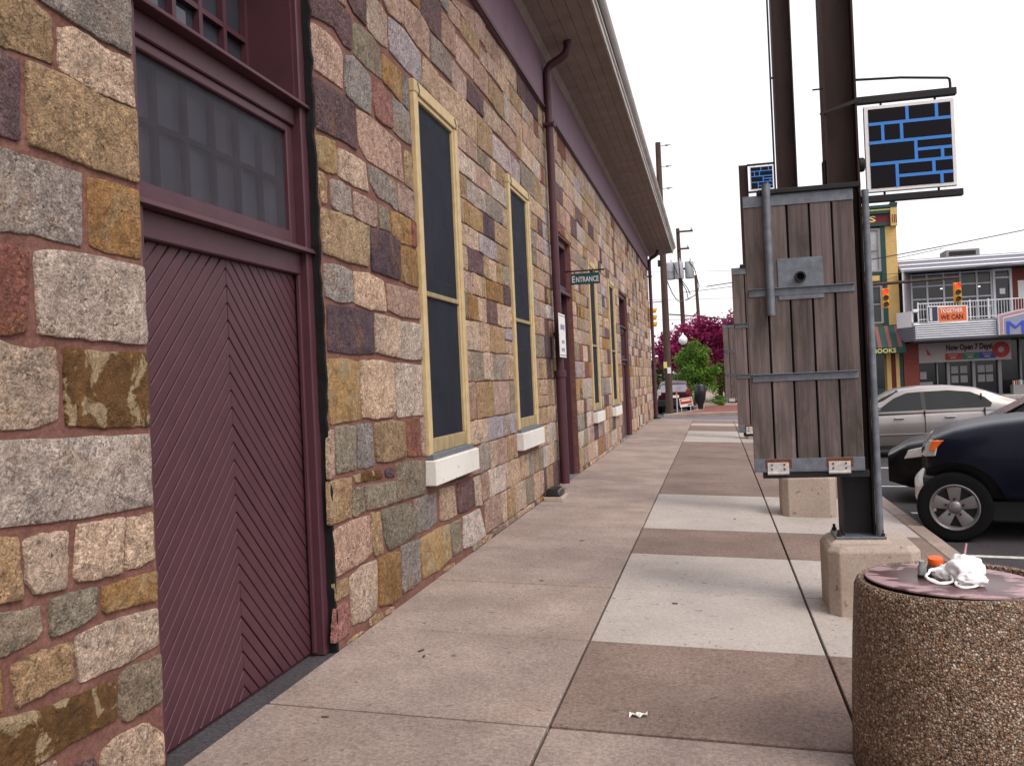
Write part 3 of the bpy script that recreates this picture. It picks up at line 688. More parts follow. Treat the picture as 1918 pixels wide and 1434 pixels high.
# sash windows with fly screens
def sash(a, b, z0, z1, sill=True):
    w = part(MB().box(-2.32, -2.222, a - .055, a + .035, z0, z1 + .05).box(-2.32, -2.222, b - .035, b + .055, z0, z1 + .05).box(-2.32, -2.216, a - .06, b + .06, z1 - .035, z1 + .065).build('window', 'cream_paint', None, .006))
    def sub(o): return part(o, w)
    sub(MB().box(-2.285, -2.236, a + .035, a + .085, z0 + .13, z1 - .07).box(-2.285, -2.236, b - .085, b - .035, z0 + .13, z1 - .07).box(-2.285, -2.234, a + .035, b - .035, z1 - .075, z1 - .036).build('screen_frame', 'cream_paint', None, .004))
    zm = z0 + (z1 - z0) * .445
    sub(bx('meeting_rail', -2.275, -2.238, a + .085, b - .085, zm - .02, zm + .02, 'cream_worn', None, .004))
    sub(bx('bottom_rail', -2.285, -2.237, a + .035, b - .035, z0 + .012, z0 + .13, 'cream_worn', None, .005))
    sub(bx('screen', -2.262, -2.260, a + .085, b - .085, z0 + .13, z1 - .075, 'screen_navy'))
    sub(bx('pane', -2.36, -2.35, a, b, z0, z1, 'glass_dark'))
    for k in (1, 2): t = a + (b - a) * k / 3; sub(bx('glazing_bar', -2.349, -2.325, t - .012, t + .012, z0 + .1, z1 - .05, 'plum_dark'))
    for k in range(1, 6): t = z0 + (z1 - z0) * k / 6; sub(bx('glazing_bar', -2.348, -2.327, a + .03, b - .03, t - .012, t + .012, 'plum_dark'))
    if sill:
        sub(bx('sill', -2.33, -2.165, a - .085, b + .10, z0 - .235, z0 - .035, 'sill_paint', None, .008))
        sub(bx('sill_slope', -2.33, -2.20, a - .05, b + .05, z0 - .035, z0 + .012, 'galvanised', None, .004))
    for yy in (a + .02, b - .05): sub(MB().tube([(-2.214, yy, z1 + .05), (-2.205, yy + .012, z1 - .01), (-2.214, yy + .02, z1 - .05)], .004, 5).build('hook', 'iron_black'))
    return w
for (a, b, z0, z1) in (OPEN[1], OPEN[2], OPEN[4], OPEN[5]): sash(a, b, z0, z1)

# chevron goods door with screened transom and upper light
def clip(poly, nx, nz, d):                  # keep nx*y+nz*z <= d
    out = []
    for i in range(len(poly)):
        p, q = poly[i - 1], poly[i]; fp = nx * p[0] + nz * p[1] - d; fq = nx * q[0] + nz * q[1] - d
        if fp * fq < 0: t = fp / (fp - fq); out.append((p[0] + (q[0] - p[0]) * t, p[1] + (q[1] - p[1]) * t))
        if fq <= 0: out.append(q)
    return out
def goods_door(a, b, fine=True, zt=4.45):
    xd = -2.385                              # leaf face
    fm = MB().box(-2.5, -2.305, a + .001, a + .085, -.0, zt).box(-2.5, -2.305, b - .085, b - .001, -.0, zt).box(-2.5, -2.306, a + .085, b - .085, zt - .1, zt - .001)
    d = part(fm.build('door', 'plum_paint', None, .006))
    def sub(o): return part(o, d)
    ya, yb = a + .085, b - .085; ym = (ya + yb) / 2; zl = 2.24 * (zt / 4.45 if not fine else 1)
    sub(bx('jamb_bead', -2.372, -2.348, yb - .03, yb - .001, .02, zl, 'plum_paint', None, .004)); 
    sub(bx('backing', -2.44, -2.402, ya, yb, 0, zl, 'plum_dark'))
    wd = .088 if fine else .2
    for side in (0, 1):
        k = -20
        while k < 60:
            # 45 degree boards: left half rises to the centre, right half falls away from it
            sgn = -1 if side == 0 else 1
            poly = [(ya, .02), (ym - .002, .02), (ym - .002, zl), (ya, zl)] if side == 0 else [(ym + .002, .02), (yb, .02), (yb, zl), (ym + .002, zl)]
            s0 = k * wd; s1 = s0 + wd - .009
            # coordinate z + sgn*(y-ym)*1.0
            poly = clip(poly, sgn, 1, s1 + sgn * ym); 
            if len(poly) > 2: poly = clip(poly, -sgn, -1, -(s0 + sgn * ym))
            if len(poly) > 2:
                ar = abs(sum(poly[i - 1][0] * poly[i][1] - poly[i][0] * poly[i - 1][1] for i in range(len(poly)))) / 2
                if ar > .0008:
                    o = MB().prism(poly, -2.40, xd + rnd.uniform(-.0015, .0015), 'x').build('plank', 'plum_paint', None, .003); sub(o)
            k += 1
    sub(MB().box(-2.46, -2.345, ya + .001, yb - .001, zl, zl + .125).build('header', 'plum_paint', None, .006))
    sub(MB().quadbox([(-2.46, a - .012, zl + .125), (-2.275, a - .012, zl + .125), (-2.275, b + .012, zl + .125), (-2.46, b + .012, zl + .125), (-2.46, a - .012, zl + .175), (-2.29, a - .012, zl + .155), (-2.29, b + .012, zl + .155), (-2.46, b + .012, zl + .175)]).build('ledge', 'plum_paint', None, .004))
    za = zl + .175; zb = za + .70
    sub(MB().box(-2.45, -2.365, ya, ya + .075, za, zb).box(-2.45, -2.365, yb - .075, yb, za, zb).box(-2.45, -2.364, ya + .075, yb - .075, za, za + .075).box(-2.45, -2.364, ya + .075, yb - .075, zb - .05, zb).build('transom_frame', 'plum_paint', None, .006))
    sub(bx('screen', -2.392, -2.390, ya + .075, yb - .075, za + .075, zb - .05, 'screen_grey'))
    sub(bx('pane', -2.46, -2.452, ya, yb, za, zb, 'glass_dark' if not fine else 'glass_transom'))
    for k in range(1, 6): t = ya + .05 + (yb - ya - .1) * k / 6; sub(bx('glazing_bar', -2.448, -2.42, t - .015, t + .015, za, zb, 'plum_paint'))
    sub(bx('glazing_bar', -2.447, -2.421, ya, yb, za + .36, za + .385, 'plum_paint'))
    sub(MB().box(-2.5, -2.345, ya + .001, yb - .001, zb, zb + .11).build('header', 'plum_paint', None, .006))
    sub(MB().quadbox([(-2.46, a - .012, zb + .11), (-2.275, a - .012, zb + .11), (-2.275, b + .012, zb + .11), (-2.46, b + .012, zb + .11), (-2.46, a - .012, zb + .16), (-2.29, a - .012, zb + .14), (-2.29, b + .012, zb + .14), (-2.46, b + .012, zb + .16)]).build('ledge', 'plum_paint', None, .004))
    zc = zb + .16
    if zt - .1 - zc > .2:
        sub(bx('reveal_panel', -2.66, -2.335, ya, ya + .02, zc, zt - .1, 'plum_paint')); sub(bx('reveal_panel', -2.66, -2.335, yb - .02, yb, zc, zt - .1, 'plum_paint'))
        sub(bx('pane', -2.66, -2.65, ya, yb, zc, zt - .1, 'glass_upper' if fine else 'glass_dark'))
        for k in range(7): t = ya + .03 + (yb - ya - .06) * k / 6; sub(bx('glazing_bar', -2.648, -2.61, t - .018, t + .018, zc, zt - .1, 'plum_paint'))
        for k in range(4): t = zc + .02 + k * .34; sub(bx('glazing_bar', -2.647, -2.612, ya, yb, t - .015, t + .015, 'plum_paint'))
    return d
glass('glass_transom', (.27, .28, .35), .08, .6); glass('glass_upper', (.035, .038, .05), .05, .35)
goods_door(3.30, 5.035)
def sealant():
    m = MB(); n = 60
    for i in range(n + 1):
        z = 4.4 * i / n; w = .018 + .012 * noise.noise((0, 1.3, z * 6)) + .006 * noise.noise((0, 7.3, z * 25)); d = .016 * noise.noise((4, 0, z * 9)) + .010 * noise.noise((9, 0, z * 30))
        for x, y in ((-2.304, 5.0335), (-2.304, 5.035 - w), (-2.258 + d, 5.035 - w * .8), (-2.252 + d, 5.0335)): m.v.append((x, y, z))
    for i in range(n):
        for k in range(4): l = (k + 1) % 4; m.f.append((i * 4 + k, i * 4 + l, i * 4 + 4 + l, i * 4 + 4 + k))
    return m
part(sealant().build('sealant', 'tar'), wall)
d3 = goods_door(22.75, 24.85, False, 3.74)
# threshold strips of dark asphalt in the door openings
for a, b in ((3.30, 5.035), (13.27, 14.98), (22.75, 24.85)): part(MB().quadbox([(-2.6, a, -.2), (-2.2625, a, -.2), (-2.2625, b, -.2), (-2.6, b, -.2), (-2.6, a, -.0), (-2.2625, a, -.004), (-2.2625, b, -.004), (-2.6, b, -.0)]).build('threshold', 'asphalt_pale' if a > 5 else 'asphalt'), wall)
# panelled entrance door in a deep opening
ed = part(MB().box(-2.6, -2.33, 13.271, 13.37, 0, 3.8).box(-2.6, -2.33, 14.88, 14.979, 0, 3.8).box(-2.6, -2.332, 13.37, 14.88, 3.70, 3.799).box(-2.6, -2.34, 13.37, 14.88, 2.95, 3.08).build('door', 'plum_paint', None, .006))
part(bx('leaf', -2.66, -2.58, 13.37, 14.88, .02, 2.95, 'plum_dark'), ed)
part(bx('pane', -2.62, -2.61, 13.37, 14.88, 3.08, 3.70, 'glass_dark'), ed)
for k in range(1, 4): t = 13.37 + 1.51 * k / 4; part(bx('glazing_bar', -2.609, -2.58, t - .02, t + .02, 3.08, 3.70, 'plum_paint'), ed)
for (p, q, r, s) in ((13.47, 14.05, .2, 1.1), (14.2, 14.78, .2, 1.1), (13.47, 14.05, 1.3, 2.8), (14.2, 14.78, 1.3, 2.8)): part(bx('door_panel', -2.585, -2.565, p, q, r, s, 'plum_paint', None, .006), ed)
part(bx('ledge', -2.34, -2.28, 13.25, 15.0, 2.93, 2.98, 'plum_paint'), ed)
# downspouts
def downspout(y, zb, bend=True, thick=.058):
    zt = zi(y)
    d = part(MB().tube([(-2.16, y, zb), (-2.16, y, zt - .42), (-2.15, y, zt - .33), (-2.10, y, zt - .26), (-1.98, y + .01, zt - .20), (-1.89, y + .01, zt - .14), (-1.85, y + .01, zt - .06), (-1.845, y + .01, zt + .08)], thick, 14).build('downspout', 'plum_paint', None, smooth=True))
    part(MB().tube([(-2.16, y, zb - .02), (-2.16, y, 1.62)], thick + .012, 14).build('boot_pipe', 'plum_paint', None, smooth=True), d)
    part(MB().cyl((-2.16, y, 1.60), (-2.16, y, 1.70), thick + .026, n=16).build('collar', 'plum_paint', None, .006), d)
    part(bx('clamp', -2.262, -2.08, y - .075, y + .075, 5.2, 5.24, 'plum_dark'), d)
    return d
downspout(12.87, .10); downspout(33.62, .05, thick=.062)
# ------------------------------------------------------------------ things on the wall
es = thing('hanging_sign', 'small dark teal sign reading ENTRANCE hung out over the doorway', 'sign', (-2.2, 14.3, 3.3))
def w2(o, parent, base):
    o.parent = parent; o.matrix_parent_inverse = Matrix.Translation(base).inverted() if parent.type == 'EMPTY' else Matrix(); return o
b_ = (-2.2, 14.3, 3.3)
w2(MB().prism([(-2.17, 3.06), (-2.165, 3.19), (-2.15, 3.235), (-1.71, 3.235), (-1.695, 3.19), (-1.70, 3.06)], 14.285, 14.315, 'y').build('board', 'entrance_green', None, .004), es, b_)
w2(MB().box(-2.262, -1.62, 14.288, 14.312, 3.262, 3.285).build('bracket', 'iron_black'), es, b_)
for x in (-2.1, -1.78): w2(MB().cyl((x, 14.3, 3.225), (x, 14.3, 3.268), .008, n=6).build('hanger', 'iron_black'), es, b_)
t1 = text('lettering', 'E', 'letter_white', None, (-2.118, 14.284, 3.145), .13, rot=(R(90), 0, 0), width=.048, height=.105, depth=.002); w2(t1, es, b_)
t2 = text('lettering', 'NTRANCE', 'letter_white', None, (-1.898, 14.284, 3.137), .10, rot=(R(90), 0, 0), width=.36, height=.088, depth=.002); w2(t2, es, b_)
nt = thing('notice_board', 'narrow white notice with faint grey lines fixed beside the downspout', 'notice', (-2.10, 12.75, 1.88))
b_ = (-2.10, 12.75, 1.88)
w2(bx('board', -2.098, -2.088, 12.52, 13.05, 1.88, 2.50, 'white_board', None, .003), nt, b_)
w2(MB().box(-2.0878, -2.0868, 12.53, 13.04, 2.465, 2.475).box(-2.0878, -2.0868, 12.53, 13.04, 1.905, 1.915).build('border_line', 'iron_black'), nt, b_)
for z, a, b, h in ((2.31, 12.62, 12.97, .10), (2.10, 12.7, 12.88, .07), (1.99, 12.66, 12.92, .07)):
    m_ = MB(); k = a
    while k < b: m_.box(-2.0878, -2.0866, k, k + .03, z - h / 2 + rnd.uniform(0, .02), z + h / 2 - rnd.uniform(0, .02)); k += .045
    w2(m_.build('print_line', 'mark_slate'), nt, b_)
w2(bx('bracket', -2.262, -2.098, 12.98, 13.02, 2.2, 2.26, 'plum_dark'), nt, b_)
dr = thing('bait_box', 'low black plastic box on a concrete paver at the foot of the downspout', 'box', (-2.1, 11.75, 0))
b_ = (-2.1, 11.75, 0)
w2(MB().quadbox([(-2.235, 11.55, gz(-2.235) + .001), (-1.99, 11.55, gz(-1.99) + .001), (-1.99, 12.05, gz(-1.99) + .001), (-2.235, 12.05, gz(-2.235) + .001), (-2.235, 11.55, .048), (-1.99, 11.55, .045), (-1.99, 12.05, .045), (-2.235, 12.05, .048)]).build('paver', 'footing', None, .005), dr, b_)
w2(MB().quadbox([(-2.22, 11.60, .047), (-2.01, 11.60, .047), (-2.01, 11.98, .047), (-2.22, 11.98, .047), (-2.20, 11.63, .155), (-2.03, 11.63, .14), (-2.03, 11.95, .14), (-2.20, 11.95, .155)]).build('cover', 'plastic_black', None, .03, 3, True), dr, b_)
bt = thing('corner_boot', 'small black drain boot at the foot of the far corner downspout', 'drain', (-2.16, 33.6, 0))
w2(MB().lathe([(0, .0), (.16, 0), (.15, .06), (.10, .10), (0, .11)], (-2.14, 33.6, -.001), 14).build('boot', 'plastic_black', None, smooth=True), bt, (-2.16, 33.6, 0))

# ------------------------------------------------------------------ sign post structures along the kerb
def ibeam(mb, x0, x1, y0, y1, z0, z1, t=.014):
    mb.box(x0, x0 + t, y0, y1, z0, z1); mb.box(x1 - t, x1, y0, y1, z0, z1); ym = (y0 + y1) / 2
    mb.box(x0 + t, x1 - t, ym - t / 2, ym + t / 2, z0, z1); return mb
def blade_sign(T, x0, z0, yb, base):
    W, H_ = .585, .60
    o = w2(bx('blade', x0, x0 + W, yb - .02, yb + .02, z0, z0 + H_, 'white_board', None, .003), T, base)
    fx0, fx1, fz0, fz1 = x0 + .028, x0 + W - .024, z0 + .024, z0 + H_ - .024
    fw, fh = fx1 - fx0, fz1 - fz0
    w2(bx('black_field', fx0, fx1, yb - .0225, yb + .0225, fz0, fz1, 'sign_black'), o, base) ; 
    t = .021; X = lambda u: fx0 + fw * u; Z = lambda v: fz1 - fh * v
    m_ = MB()
    def hl(u0, u1, v): m_.box(X(u0), X(u1), yb - .0245, yb + .0245, Z(v) - t / 2, Z(v) + t / 2)
    def vl(u, v0, v1): m_.box(X(u) - t / 2, X(u) + t / 2, yb - .0243, yb + .0243, Z(v1) + t / 2 * (v1 < 1), Z(v0) - t / 2 * (v0 > 0))
    hl(0, 1, .19); hl(0, 1, .425); hl(0, 1, .695); hl(.585, 1, .555); hl(.345, 1, .865)
    vl(.475, 0, .19); vl(.83, 0, .19); vl(.17, .19, .425); vl(.40, .19, .425); vl(.565, .425, .695); vl(.88, .555, .695); vl(.325, .695, 1); vl(.77, .695, .865); vl(.86, .865, 1)
    w2(m_.build('brick_lines', 'sign_blue'), o, base)
    return o
def sign_post(yf, label, panel=True, blade=True, pipe=True, top=6.85, conduit=False, high=False):
    X0 = .70; zg = gz(X0 + .3)
    base = (1.0, yf + .3, zg); T = thing('sign_post', label, 'sign post', base, group='steel sign posts along the kerb')
    zt = .335
    def s(o): return w2(o, T, base)
    mb = MB(); mb.v = []
    c = .06
    def oct_(x0, x1, y0, y1, k): return [(x0 + k, y0), (x1 - k, y0), (x1, y0 + k), (x1, y1 - k), (x1 - k, y1), (x0 + k, y1), (x0, y1 - k), (x0, y0 + k)]
    rings = [(oct_(X0, X0 + .60, yf, yf + .60, .07), zg - .12), (oct_(X0, X0 + .60, yf, yf + .60, .07), zt - .035), (oct_(X0 + .03, X0 + .57, yf + .03, yf + .57, .065), zt)]
    for poly, z in rings:
        for x, y in poly: mb.v.append((x, y, z))
    for r in range(2):
        for i in range(8): j = (i + 1) % 8; mb.f.append((r * 8 + i, r * 8 + j, r * 8 + 8 + j, r * 8 + 8 + i))
    mb.f.append(tuple(16 + i for i in range(8))); mb.f.append(tuple(7 - i for i in range(8)))
    s(mb.build('footing', 'footing', None, .006))
    px0, px1, py0, py1 = .83, 1.05, yf + .24, yf + .45
    s(MB().quadbox([(px0 - .09, py0 - .09, zt), (px1 + .09, py0 - .09, zt), (px1 + .09, py1 + .09, zt), (px0 - .09, py1 + .09, zt), (px0 - .06, py0 - .06, zt + .02), (px1 + .06, py0 - .06, zt + .02), (px1 + .06, py1 + .06, zt + .02), (px0 - .06, py1 + .06, zt + .02)]).build('grout_pad', 'footing'))
    s(bx('base_plate', px0 - .055, px1 + .06, py0 - .055, py1 + .055, zt + .02, zt + .04, 'galvanised', None, .003))
    for x in (px0 - .03, px1 + .035):
        for y in (py0 - .03, py1 + .03): s(MB().cyl((x, y, zt + .04), (x, y, zt + .06), .018, n=6).cyl((x, y, zt + .06), (x, y, zt + .085), .010, n=8).build('bolt', 'steel_rust'))
    s(ibeam(MB(), px0, px1, py0, py1, zt + .04, .95).build('post_foot', 'steel_dark'))
    s(ibeam(MB(), px0, px1, py0, py1, .95, top).build('post', 'steel_rust'))
    yp = py0 - .075                               # panel face plane
    if panel:
        xa, xb = .245, .985; za, zb = .845, 2.80
        n = 5; g = .014; w = (xb - xa - .004 - g * (n - 1)) / n
        for i in range(n):
            x = xa + .002 + i * (w + g)
            s(bx('plank', x, x + w, yp, yp + .032 + rnd.uniform(0, .004), za + .085, zb - .055, 'grey_wood', None, .003))
        s(bx('back_plank', xa + .02, xb - .02, yp + .055, yp + .075, za + .02, zb - .02, 'steel_dark'))
        s(MB().box(xa, xb, yp - .006, yp - .001, zb - .09, zb - .015).box(xa, xb, yp - .006, yp + .05, zb - .015, zb - .010).build('top_rail', 'galvanised', None, .002))
        s(MB().box(xa + .10, xb + .05, yp - .03, yp + .07, zb - .009, zb + .025).build('top_cap', 'steel_dark', None, .004))
        s(MB().box(xa, xb, yp - .006, yp - .001, za, za + .088).box(xa, xb, yp - .006, yp + .05, za - .006, za - .001).build('bottom_rail', 'galvanised', None, .002))
        s(bx('bottom_channel', xa + .06, xb + .03, yp + .004, yp + .08, za - .05, za - .007, 'steel_dark'))
        for x in (xa + .09, xb - .24):
            h = s(bx('hinge', x, x + .145, yp - .014, yp - .0065, za - .005, za + .062, 'hinge_paint', None, .002))
            w2(bx('rust_plate', x - .012, x + .165, yp - .0085, yp - .0062, za + .02, za + .085, 'rust'), h, base)
            w2(MB().cyl((x, yp - .012, za - .014), (x + .145, yp - .012, za - .014), .011, n=10).build('knuckle', 'hinge_paint'), h, base)
            for q in (.03, .115):
                for zz in (.015, .047): w2(MB().cyl((x + q, yp - .0145, za + zz), (x + q, yp - .018, za + zz), .007, n=8).build('screw', 'rust'), h, base)
        for z in (2.105, 1.505):
            s(MB().box(xa + .015, xb - .015, yp - .008, yp - .001, z - .028, z + .028).box(xa + .015, xb - .015, yp - .032, yp - .008, z + .022, z + .028).build('cross_bar', 'galvanised', None, .002))
        if pipe:
            s(MB().tube([(xa + .16, yp - .042, 1.94), (xa + .16, yp - .042, zb + .06)], .029, 14).build('pipe', 'galvanised', smooth=True))
            s(MB().box(.462, .767, yp - .0075, yp - .002, 2.134, 2.335).box(.462, .767, yp - .0076, yp - .002, 2.045, 2.076).build('cover_plate', 'galvanised', None, .002))
            s(MB().lathe([(.025, 0), (.038, 0), (.038, -.03), (.025, -.03)], (.612, yp - .0075, 2.20), 18, 'y', True).build('socket', 'steel_dark', None, .002))
            s(MB().cyl((.612, yp - .0078, 2.20), (.612, yp - .011, 2.20), .025, n=16).build('socket_hole', 'dark_void'))
            s(MB().box(.462, .767, yp - .0005 - .0015, yp - .0005, 2.046, 2.05).build('plate_edge', 'galvanised'))
        for z in (1.2, 2.5): s(bx('panel_bracket', xb - .04, px0 + .01, yp + .076, py0 + .1, z - .03, z + .03, 'steel_dark'))
        s(MB().tube([(px1 + .022, py0 - .02, zt + .045), (px1 + .022, py0 - .02, zb - .02)], .024, 12).build('side_pipe', 'galvanised', smooth=True))
    if blade:
        zb = 2.765 if not high else top - .66; yb = (py0 + py1) / 2 - (.06 if not high else 0)
        s(MB().box(px1, px1 + .65, yb - .025, yb + .025, zb + .622, zb + .672).build('upper_arm', 'steel_dark', None, .004))
        s(MB().box(px1, px1 + .665, yb - .025, yb + .025, zb - .07, zb - .022).build('lower_arm', 'steel_dark', None, .004))
        blade_sign(T, px1 + .045, zb, yb, base)
        for u in (.2, .8): s(MB().cyl((px1 + .045 + .585 * u, yb, zb + .598), (px1 + .045 + .585 * u, yb, zb + .624), .008, n=6).cyl((px1 + .045 + .585 * u, yb, zb - .024), (px1 + .045 + .585 * u, yb, zb + .002), .008, n=6).build('pin', 'steel_dark'))
        if not high:
            s(MB().tube([(px1 - .004, yb, zb + .80), (px1 + .3, yb, zb + .782), (px1 + .6, yb, zb + .745), (px1 + .612, yb, zb + .735), (px1 + .615, yb, zb + .71), (px1 + .615, yb, zb + .665)], .009, 8).build('stay_rod', 'steel_dark', smooth=True))
            s(MB().quadbox([(px0 - .03, py0 - .012, 3.33), (px1, py0 - .012, 3.39), (px1, py0 - .002, 3.39), (px0 - .03, py0 - .002, 3.33), (px0 - .03, py0 - .012, 3.345), (px1, py0 - .012, 3.42), (px1, py0 - .002, 3.42), (px0 - .03, py0 - .002, 3.345)]).build('gusset', 'steel_dark'))
            s(MB().cyl((px1 + .0, py0 + .06, 2.97), (px1 + .04, py0 + .06, 2.97), .05, n=18).build('side_box', 'steel_dark', None, .008))
            s(bx('side_lug', px0 - .022, px0, py0 + .02, py0 + .1, 2.85, 3.02, 'steel_dark', None, .006))
            s(MB().cyl((px0 - .07, py0 + .02, 3.52), (px0, py0 + .02, 3.52), .006, n=6).build('eye_bolt', 'steel_dark'))
    if conduit:
        s(MB().tube([(px0 - .035, py0 + .02, 2.9), (px0 - .035, py0 + .02, top)], .011, 8).build('conduit', 'steel_dark', smooth=True))
        for z in (3.5, 5.0, 6.2): s(MB().box(px0 - .04, px0 + .001, py0 + .012, py0 + .028, z, z + .02).build('conduit_clip', 'steel_dark'))
    return T
sign_post(6.48, 'nearest sign post, its plank panel carrying a galvanised plate and pipe')
sign_post(10.92, 'tall rusty post with a thin conduit, second from the litter bin', blade=False, pipe=False, conduit=True)
sign_post(23.7, 'farthest sign post with a small blue and black blade at its top', pipe=False, high=True)

# ------------------------------------------------------------------ litter bin and rubbish
bc = (.935, 4.07); bz = gz(.935)
bn = thing('litter_bin', 'round pebble-faced concrete litter bin in the foreground', 'litter bin', (bc[0], bc[1], bz))
zr = .655
prof = [(0, .02 - .03), (.415, -.03), (.43, .0), (.425, .25), (.41, .55), (.395, zr - bz - .03), (.385, zr - bz - .008), (.375, zr - bz), (.352, zr - bz - .004), (.345, zr - bz - .03), (.345, zr - bz - .10), (0, zr - bz - .105)]
ob = MB().lathe(prof, (0, 0, 0), 72).build('drum', 'pebble_face', bn, smooth=True)
lid = MB().lathe([(0, .0), (.33, 0), (.338, .004), (.338, .010), (.33, .013), (0, .016)], (0, 0, 0), 56).build('lid', 'lid_painted', bn, smooth=True)
lid.location = (-.012, .0, zr - bz - .012); lid.rotation_euler = (R(-1.0), R(2.6), 0)
lw = Matrix.Translation((bc[0] - .012, bc[1], zr - .012)) @ lid.rotation_euler.to_matrix().to_4x4()
def onlid(x, y, h=.0145): return lw @ Vector((x, y, h))
# crumpled carrier bag: knotted body and two handle loops
def crumple(mb, c, r, sub, seed, amp):
    bm = bmesh.new(); bmesh.ops.create_icosphere(bm, subdivisions=sub, radius=1)
    o = len(mb.v); c = Vector(c)
    for v in bm.verts:
        p = v.co.copy(); k = 1 + amp * (noise.ridged_multi_fractal(p * 1.15 + Vector((seed, 0, 0)), 1.0, 2.1, 2, 1., 2.) - 1.1) * .5 + .22 * noise.noise(p * 2.3 + Vector((0, seed, 0)))
        q = Vector((p.x * r[0], p.y * r[1], p.z * r[2])) * k
        if q.z < -r[2] * .72: q.z = -r[2] * .72
        mb.v.append(tuple(c + q))
    for f in bm.faces: mb.f.append(tuple(o + v.index for v in f.verts))
    bm.free(); return mb
bagp = onlid(.0, -.085)
bag = thing('plastic_bag', 'crumpled white carrier bag lying on the litter bin lid', 'bag', bagp)
crumple(MB(), (.030, .012, .047), (.078, .066, .062), 5, 3.3, .30).build('body', 'bag_plastic', bag, smooth=True)
crumple(MB(), (.040, -.058, .024), (.060, .046, .030), 4, 5.7, .34).build('fold', 'bag_plastic', bag, smooth=True)
crumple(MB(), (-.035, .030, .030), (.050, .040, .036), 4, 9.2, .34).build('fold', 'bag_plastic', bag, smooth=True)
def loop(c, rx, ry, tilt, w, name, sd):
    pts = []; n = 26
    for i in range(n):
        t = 2 * math.pi * i / n; k = 1 + .42 * noise.noise((math.cos(t) * 1.5, math.sin(t) * 1.5, sd))
        pts.append(Vector((c[0] + rx * k * math.cos(t), c[1] + ry * k * math.sin(t), c[2] + (1 + math.sin(t)) * tilt)))
    m = MB(); cen = sum(pts, Vector()) / n
    for i, p in enumerate(pts):
        d = (p - cen).normalized(); wv = w * (.8 + .5 * noise.noise((i * .5, sd, 0)))
        for a_, b_2 in ((-.5, 0), (-.25, .6), (.25, .6), (.6, .1), (.2, -.15)): m.v.append(tuple(p + d * (a_ * wv) + Vector((0, -.15 * wv, b_2 * wv))))
    for i in range(n):
        j = (i + 1) % n
        for q in range(5): l = (q + 1) % 5; m.f.append((i * 5 + q, j * 5 + q, j * 5 + l, i * 5 + l))
    m.build(name, 'bag_plastic', bag, smooth=True)
loop((-.070, -.016, .008), .050, .036, .020, .015, 'handle', 1.3)
loop((.008, -.090, .004), .036, .022, .008, .012, 'handle', 4.1)
MB().tube([(.045, .055, .10), (.052, .07, .118), (.06, .08, .145)], [.005, .005, .004], 6).build('straw', 'marquee_pink', bag)
bo = thing('drink_bottle', 'grey bottle with an orange screw cap leaning behind the bag', 'bottle', onlid(-.055, .02))
bo.rotation_euler = (R(8), R(-6), R(20))
MB().lathe([(0, 0), (.036, .0), (.04, .006), (.04, .03), (.034, .05), (.026, .058), (0, .058)], (0, 0, 0), 24).build('body', 'bottle_body', bo, smooth=True)
MB().lathe([(0, .058), (.029, .058), (.030, .062), (.030, .082), (.028, .085), (0, .086)], (0, 0, 0), 24).build('cap', 'cap_orange', bo, smooth=True)
vi = thing('glass_vial', 'tiny clear glass bottle standing left of the orange cap', 'bottle', onlid(-.118, -.02))
tg = NT('vial_glass', .05, .5); tg.set('Base Color', (.55, .62, .60)); tg.set('Transmission Weight', .7); M['vial_glass'] = tg.m
MB().lathe([(0, 0), (.017, 0), (.018, .006), (.018, .045), (.012, .058), (.012, .072), (.0, .072)], (0, 0, 0), 16).build('body', 'vial_glass', vi, smooth=True)
MB().lathe([(0, .002), (.019, .001), (.0195, .016), (0, .018)], (0, 0, 0), 16).build('dark_foot', 'plastic_black', vi, smooth=True)
# litter on the pavement
pp = (-.43, 4.38); pz = gz(pp[0])
def scrap(mb, dx, dy, w, d, hz):
    o = len(mb.v); nx = 6
    for i in range(nx):
        for j in range(3):
            x = dx + w * i / (nx - 1) - w / 2; y = dy + d * j / 2 - d / 2 + .006 * math.sin(i * 1.7)
            mb.v.append((x, y + (i - 2.5) * .002, .003 + hz * abs(math.sin(i * 1.1 + j)) ))
    for i in range(nx - 1):
        for j in range(2): a = o + i * 3 + j; mb.f.append((a, a + 3, a + 4, a + 1))
    return mb
pa = tag(scrap(MB(), 0, 0, .085, .035, .018).build('paper_scrap', 'paper', None, loc=(pp[0], pp[1], pz)), 'torn white scrap of paper lying on the brown slab', 'litter')
sm = pa.modifiers.new('t', 'SOLIDIFY'); sm.thickness = .001
for lab, x, y in (('larger dead leaf lying nearest the chevron door', -1.78, 5.15), ('small dead leaf just beside another near the chevron door', -1.73, 5.05), ('dead leaf on the tan slab below the first window', -1.42, 7.1), ('dead leaf on the tan slabs before the second window', -1.35, 8.9), ('single dead leaf on the pale slab nearest the litter bin', -.35, 6.6), ('tiny dead leaf on the pale slabs left of the second footing', .15, 10.6), ('dead leaf in front of the chevron door at the lower left', -1.9, 4.05)):
    z = gz(x); l = .016 + .012 * rnd.random()
    me = MB().quadbox([(-l, -l * .4, .001), (l, -l * .3, .001), (l * .9, l * .4, .001), (-l * .8, l * .35, .001), (-l, -l * .4, .004), (l, -l * .3, .009), (l * .9, l * .4, .005), (-l * .8, l * .35, .007)])
    o = me.build('dead_leaf', 'leaf_litter', None, loc=(x, y, z)); o.rotation_euler = (0, 0, rnd.random() * 6)
    tag(o, lab, 'leaf', 'dead leaves scattered on the slabs')
